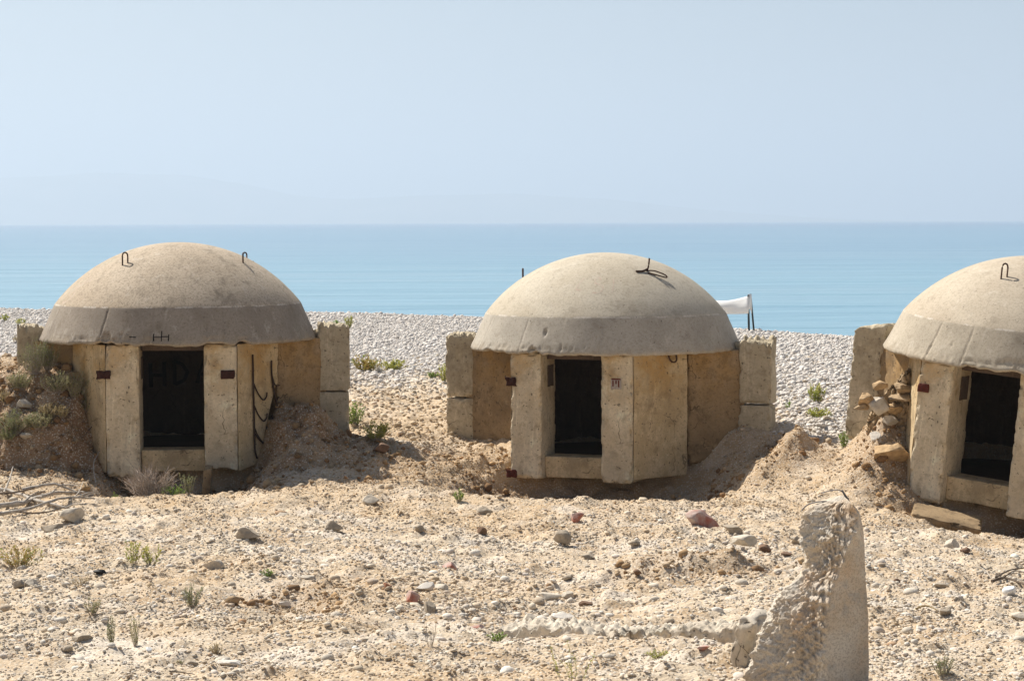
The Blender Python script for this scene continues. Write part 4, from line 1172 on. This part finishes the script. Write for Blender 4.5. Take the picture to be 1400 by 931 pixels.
# ------------------------------------------------------------------ plants
def leafblade(p, d, L, W, c, mb, curl=.2):
    d = d.normalized(); side = d.cross(Vector((0, 0, 1)))
    if side.length < .05: side = Vector((1, 0, 0))
    side.normalize(); up = side.cross(d)
    m = p + d * L * .45 + up * L * .06; e = p + d * L + up * (-curl * L * .3)
    a = m + side * W * .5 + up * W * .18; b2 = m - side * W * .5 + up * W * .18
    mb.add(([p, a, e, b2, m - up * W * .08], [(0, 1, 4), (1, 2, 4), (2, 3, 4), (3, 0, 4)]), c)
def plant(kind, px_, py_, w, h, label, seed, leaf='green', stems=14, leaves=16, L=.035, W=.012, cat='plant', group=None, upright=.6, D=None, stem_mat='twig', name='plant', bare=0.15):
    rg = random.Random(seed)
    if D is None: x, y, z = gp(px_, py_)
    else:
        x, y, _ = P(px_, py_, D); z = float(H(x, y))
    s = m_per_px(y) * 1.12; W_, H_ = w * s, h * s
    root = empty(name, (x, y, z - .01))
    tag(root, label, cat, group)
    sm, lm = MB(), MB()
    for i in range(stems):
        a = rg.uniform(0, 2 * math.pi); q = rg.random() ** .6
        ex = math.cos(a) * q * W_ / 2; ey = math.sin(a) * q * W_ / 2 * .8
        ez = H_ * rg.uniform(.55, 1.0) * (1 - (1 - upright) * q)
        b0 = Vector((ex * .25, ey * .25, 0)); e = Vector((ex, ey, ez)); mid = b0.lerp(e, .55) + Vector((rg.uniform(-.1, .1) * W_, rg.uniform(-.1, .1) * W_, H_ * .08 * (1 - q)))
        if kind == 'twig': mid = b0.lerp(e, .5) + Vector((rg.uniform(-.15, .15) * W_, 0, rg.uniform(.0, .1) * H_))
        path = bezier([b0, mid, e], 4)
        r0 = max(.0022, .006 * H_) if kind != 'twig' else .005
        sm.add(tube(path, [r0 * (1 - .6 * k / (len(path) - 1)) for k in range(len(path))], 4))
        if kind == 'twig':
            for j in range(7):
                t = rg.uniform(.3, .95); p = b0.lerp(e, t) + (mid - b0.lerp(e, .5)) * (1 - abs(2 * t - 1))
                dd = (e - b0).normalized() + Vector((rg.uniform(-.9, .9), rg.uniform(-.9, .9), rg.uniform(-.3, .5)))
                ln = H_ * rg.uniform(.15, .35)
                sm.add(tube([p, p + dd * ln * .5 + Vector((0, 0, .01)), p + dd * ln], [.003, .0022, .0014], 3))
        else:
            n_ = int(leaves * rg.uniform(.7, 1.2)); ct = rg.uniform(0, 1)
            for j in range(n_):
                t = bare + (1 - bare) * (j + rg.random()) / n_; k = min(int(t * (len(path) - 1)), len(path) - 2); p = path[k].lerp(path[k + 1], t * (len(path) - 1) - k)
                tan = (path[k + 1] - path[k]).normalized(); ph = rg.uniform(0, 2 * math.pi)
                o_ = Vector((math.cos(ph), math.sin(ph), 0)); d = tan * rg.uniform(.3, .9) + o_ * rg.uniform(.4, .9)
                ll = L * rg.uniform(.6, 1.25) * (1.1 - .4 * t)
                leafblade(p, d, ll, W * rg.uniform(.7, 1.3), min(1, max(0, ct * .6 + rg.uniform(-.1, .5))), lm)
    sm.build('stems', M[stem_mat], root)
    if lm.v: lm.build('leaves', LM[leaf], root, False)
    return root
G1 = 'succulent clumps on the pebble beach'
plant('c', 4, 440, 16, 12, 'tiny yellow-green tuft on the beach at the very left edge', 1, 'yellow', 16, 12, .07, .03)
plant('c', 27, 444, 18, 11, 'small yellow-green tuft on the beach, second from the left edge', 2, 'yellow', 14, 10, .07, .03)
plant('c', 456, 449, 24, 12, 'low green tuft on the beach behind the left bunker wing', 3, 'green', 26, 12, .08, .03)
plant('c', 477, 450, 14, 18, 'upright yellow-green tuft on the beach beside the low green one', 4, 'yellow', 14, 14, .08, .025, upright=.9)
plant('c', 498, 509, 46, 24, 'wide succulent clump with reddish base on the beach by the left bunker wing', 5, 'red', 44, 14, .07, .03)
plant('c', 538, 507, 38, 17, 'flatter green succulent clump on the beach, right neighbour of the wide one', 6, 'yellow', 34, 12, .07, .03)
plant('c', 607, 524, 20, 26, 'green tuft growing against the left wing of the middle bunker', 7, 'yellow', 20, 14, .06, .022, upright=.9)
plant('c', 590, 516, 18, 10, 'low dark green tuft left of the middle bunker wing', 8, 'green', 16, 12, .05, .02)
plant('c', 484, 583, 26, 34, 'tall green succulent growing at the foot of the left bunker wing', 9, 'green', 30, 16, .05, .02, upright=.85)
plant('c', 515, 605, 44, 30, 'spreading bright green succulent on the heap right of the left bunker', 10, 'yellow', 44, 16, .05, .018)
plant('c', 1118, 551, 26, 28, 'upper yellow-green bush on the beach between middle and right bunkers', 11, 'yellow', 26, 16, .06, .022, upright=.8)
plant('c', 1120, 572, 34, 18, 'lower yellow-green clump on the beach between middle and right bunkers', 12, 'yellow', 30, 14, .05, .02)
plant('c', 1078, 560, 10, 14, 'little green sprig on the beach right of the middle bunker', 13, 'green', 8, 10, .04, .015)
plant('c', 1154, 612, 14, 22, 'narrow green sprig at the foot of the right bunker wing', 14, 'green', 14, 14, .045, .018, upright=.9)
plant('c', 628, 689, 16, 18, 'small bright green tuft on the slope left of the middle pit', 15, 'green', 22, 14, .03, .010)
plant('c', 156, 676, 28, 22, 'bright green tuft at the foot of the left bunker left pillar', 16, 'green', 30, 14, .035, .012, D=25.5)
plant('c', 240, 688, 38, 20, 'bright green low plant before the left bunker doorway', 17, 'green', 40, 14, .035, .012, D=25.2)
plant('c', 258, 694, 22, 30, 'olive bushy plant before the left bunker doorway, right of the bright green one', 18, 'olive', 26, 18, .03, .009, D=25.1, upright=.9)
plant('twig', 206, 676, 66, 48, 'leafless grey twiggy bush in front of the left bunker doorway', 19, stems=70, D=25.35, upright=.75, cat='dry bush', name='dry_bush')
plant('c', 26, 775, 62, 36, 'orange and green succulent at the left edge of the foreground', 20, 'red', 50, 14, .04, .014)
plant('c', 184, 773, 26, 34, 'leafy green plant in the left foreground, left half of a pair', 21, 'yellow', 12, 18, .042, .014, upright=.9)
plant('c', 208, 773, 32, 30, 'leaning leafy green plant in the left foreground, right half of a pair', 22, 'yellow', 12, 18, .042, .014, upright=.8)
plant('c', 263, 828, 32, 34, 'round olive herb in the left foreground below the oblong cream stone', 23, 'olive', 30, 20, .022, .007, upright=.8)
plant('c', 126, 840, 26, 24, 'small grey-green herb on a stalk at the left foreground', 24, 'grey', 22, 16, .02, .007, upright=.9)
plant('c', 110, 800, 36, 14, 'sparse yellowish creeping plant in the left foreground', 25, 'dry', 22, 9, .024, .008)
plant('c', 154, 882, 18, 38, 'slim upright green herb at the lower left, left of two', 26, 'olive', 10, 30, .02, .007, upright=1)
plant('c', 186, 886, 20, 42, 'slim upright grey-green herb at the lower left, right of two', 27, 'grey', 10, 32, .02, .007, upright=1)
plant('c', 296, 894, 24, 18, 'low yellowish herb at the lower left', 28, 'dry', 24, 14, .018, .006)
plant('c', 366, 787, 20, 11, 'small green tuft by the thin pale slab stone', 29, 'green', 22, 12, .024, .008)
plant('c', 410, 846, 26, 26, 'thin yellow herb in the left centre foreground', 30, 'dry', 12, 9, .02, .006, upright=.9)
plant('c', 678, 877, 28, 17, 'bright green tuft at the left end of the buried footing', 31, 'green', 24, 14, .022, .008)
plant('c', 588, 886, 22, 34, 'thin dry reddish herb in the centre foreground', 32, 'dry', 8, 8, .016, .005, upright=1)
plant('c', 780, 945, 70, 66, 'tall yellow-green herb at the bottom edge of the centre foreground', 33, 'yellow', 8, 26, .022, .009, upright=.95, bare=.35)
plant('c', 900, 898, 36, 11, 'flat yellow-green creeper below the buried footing', 34, 'yellow', 26, 12, .022, .008)
plant('c', 1290, 924, 32, 30, 'olive dry-based herb in the lower right corner', 35, 'olive', 26, 18, .02, .006, upright=.8)
plant('c', 1130, 931, 34, 22, 'straw-coloured tuft at the foot of the broken post', 36, 'dry', 24, 6, .03, .004, upright=.9)
plant('c', 205, 808, 12, 10, 'tiny dry tuft between the leafy pair and the olive herb', 37, 'dry', 16, 6, .02, .004)
plant('c', 246, 908, 14, 10, 'tiny green sprig at the bottom left', 38, 'olive', 8, 8, .018, .006)
plant('c', 404, 681, 0.1, .1, '', 39) if False else None
# scrub on the left embankment
SC_ = [(48, 520, 46, 52, 'grey-green shrub on the embankment right beside the left bunker left wing', 'olive'),
       (80, 540, 46, 30, 'grey-green shrub on the embankment below the dome edge', 'grey'),
       (20, 590, 50, 34, 'dark olive shrub hanging over the scarp at the left edge', 'olive'),
       (52, 590, 40, 24, 'pale grey-green shrub over the scarp, right of the dark one', 'grey'),
       (8, 548, 24, 18, 'dry brownish tuft on the embankment at the left edge', 'dry'),
       (25, 470, 22, 14, 'pale dry tuft behind the embankment left of the wing block', 'dry'),
       (118, 568, 44, 36, 'shaded dark shrub against the left bunker left pillar', 'olive'),
       (84, 575, 24, 18, 'dry straw tuft on the embankment face', 'dry')]
SC_ += [(66, 512, 34, 40, 'upright green shrub between the wing block and the big stained boulder', 'olive'),
       (104, 548, 40, 40, 'grey scrub right below the big stained boulder', 'grey'),
       (28, 535, 36, 26, 'pale low scrub on the crown of the left embankment', 'grey'),
       (70, 566, 40, 22, 'straw-coloured scrub in the middle of the embankment', 'dry'),
       (10, 612, 30, 20, 'dark scrub hanging lowest at the left edge', 'olive')]
for i, (a, b_, w, h, lb, lf) in enumerate(SC_):
    plant('c', a, b_, w, h, lb, 60 + i, lf, 90 if w > 30 else 40, 16, .032, .011, cat='shrub', name='shrub', upright=.7)

# ------------------------------------------------------------------ driftwood and litter
def stick(pts, r, label, mat='wood', name='driftwood_branch', cat='branch', group=None, lift=.02, seed=0):
    W_ = []
    for (a, b_, up) in pts:
        x, y, z = gp(a, b_); W_.append(Vector((x, y, z + up + lift)))
    o_ = W_[0].copy(); rg = random.Random(seed)
    path = bezier([w - o_ for w in W_], 6)
    path = [p + Vector((rg.uniform(-1, 1), rg.uniform(-1, 1), rg.uniform(-1, 1))) * r * .25 for p in path]
    rr = [r * (1 - .55 * i / (len(path) - 1)) * rg.uniform(.88, 1.1) for i in range(len(path))]
    mb = MB(); mb.add(tube(path, rr, 8))
    # side twigs
    for k in range(2 if r > .015 else 0):
        i = rg.randrange(len(path) // 3, len(path) - 2); d = (path[i + 1] - path[i]).normalized() + Vector((rg.uniform(-.5, .5), rg.uniform(-.6, .6), .5))
        ln = rg.uniform(.12, .25)
        mb.add(tube([path[i], path[i] + d * ln * .5, path[i] + d * ln + Vector((0, 0, -.03))], [r * .4, r * .3, r * .15], 6))
    o = mb.build(name, M[mat], None); o.location = o_
    return tag(o, label, cat, group)
GD = 'driftwood branches in the pile at the left edge'
stick([(-12, 700, .05), (30, 694, .04), (70, 683, .05), (118, 676, .03)], 0.035, 'thickest bleached branch of the driftwood pile, lying almost level', group=GD, seed=1)
stick([(-10, 676, .06), (20, 684, .08), (60, 696, .04), (100, 700, .02)], 0.027, 'bleached branch sloping down to the right across the pile', group=GD, seed=2)
stick([(0, 708, .02), (40, 702, .03), (88, 690, .05), (130, 688, .02)], 0.022, 'lower front branch of the pile reaching farthest right', group=GD, seed=3)
stick([(6, 682, .04), (14, 670, .12), (18, 660, .18)], .014, 'short branch stub standing up out of the pile', group=GD, seed=4)
stick([(30, 676, .03), (75, 672, .06), (112, 682, .02)], 0.024, 'arched upper branch at the back of the pile', group=GD, seed=5)
stick([(-8, 690, .08), (15, 688, .10), (45, 678, .06), (66, 668, .10)], .014, 'thin branch pointing up to the right over the pile', 'wood_dark', group=GD, seed=6)
stick([(20, 704, .02), (60, 706, .02), (96, 696, .03)], .010, 'thin dark twig lying along the front of the pile', 'wood_dark', group=GD, seed=7)
stick([(95, 690, .02), (108, 682, .06), (114, 670, .08)], .009, 'forked twig rising at the right end of the pile', group=GD, seed=8)
GR = 'dark sticks on the gravel at the right edge'
stick([(1356, 800, .02), (1375, 798, .03), (1410, 808, .02)], .016, 'dark stick lying along the right edge, the lower one', 'wood_dark', group=GR, seed=9)
stick([(1362, 797, .03), (1380, 789, .05), (1408, 782, .04)], .011, 'dark stick at the right edge slanting up to the right', 'wood_dark', group=GR, seed=10)
stick([(1372, 800, .02), (1390, 792, .06), (1412, 794, .04)], .009, 'grey stick between the two dark ones at the right edge', 'wood', group=GR, seed=11)
stick([(1330, 780, .0), (1345, 788, .01), (1358, 796, .0)], .006, 'thin grey twig leading to the dark sticks at the right', 'wood', seed=12)
stick([(1252, 834, .0), (1266, 834, .01), (1282, 838, .0)], .009, 'short yellow stick in the right foreground', 'dry_leaf', seed=13)
stick([(232, 922, .0), (250, 923, .0), (266, 924, .0)], .006, 'straight dark twig at the bottom left', 'wood_dark', seed=14)
stick([(135, 570, .1), (128, 588, .05), (112, 600, .02)], .008, 'thin bent twig beside the left pillar of the left bunker', 'wood_dark', seed=15)
stick([(131, 662, .0), (128, 650, .1), (137, 636, .16), (142, 630, .2)], .007, 'curved grey twig before the left pillar', 'wood', seed=16)
rock(137, 783, 20, 8, 'plastic_black', 'black plastic scrap on the gravel in the left foreground', 701, 'plastic_scrap', 'litter', cuts=6)
rock(203, 889, 11, 8, 'plastic_white', 'small bluish white scrap at the lower left', 702, 'plastic_scrap', 'litter', cuts=6)
rock(1381, 814, 22, 16, 'plastic_white', 'white plastic lump below the dark sticks at the right edge', 703, 'plastic_scrap', 'litter', cuts=4, rough=.02)
for i, (a, b_, w, lb) in enumerate([(1216, 802, 8, 'left dark dung ball of three beside the post'), (1226, 798, 11, 'middle dark dung ball of three beside the post'), (1229, 806, 9, 'lowest dark dung ball of three beside the post')]):
    rock(a, b_, w, w * .8, 'brownrock', lb, 710 + i, 'dung_ball', 'dung', cuts=4)
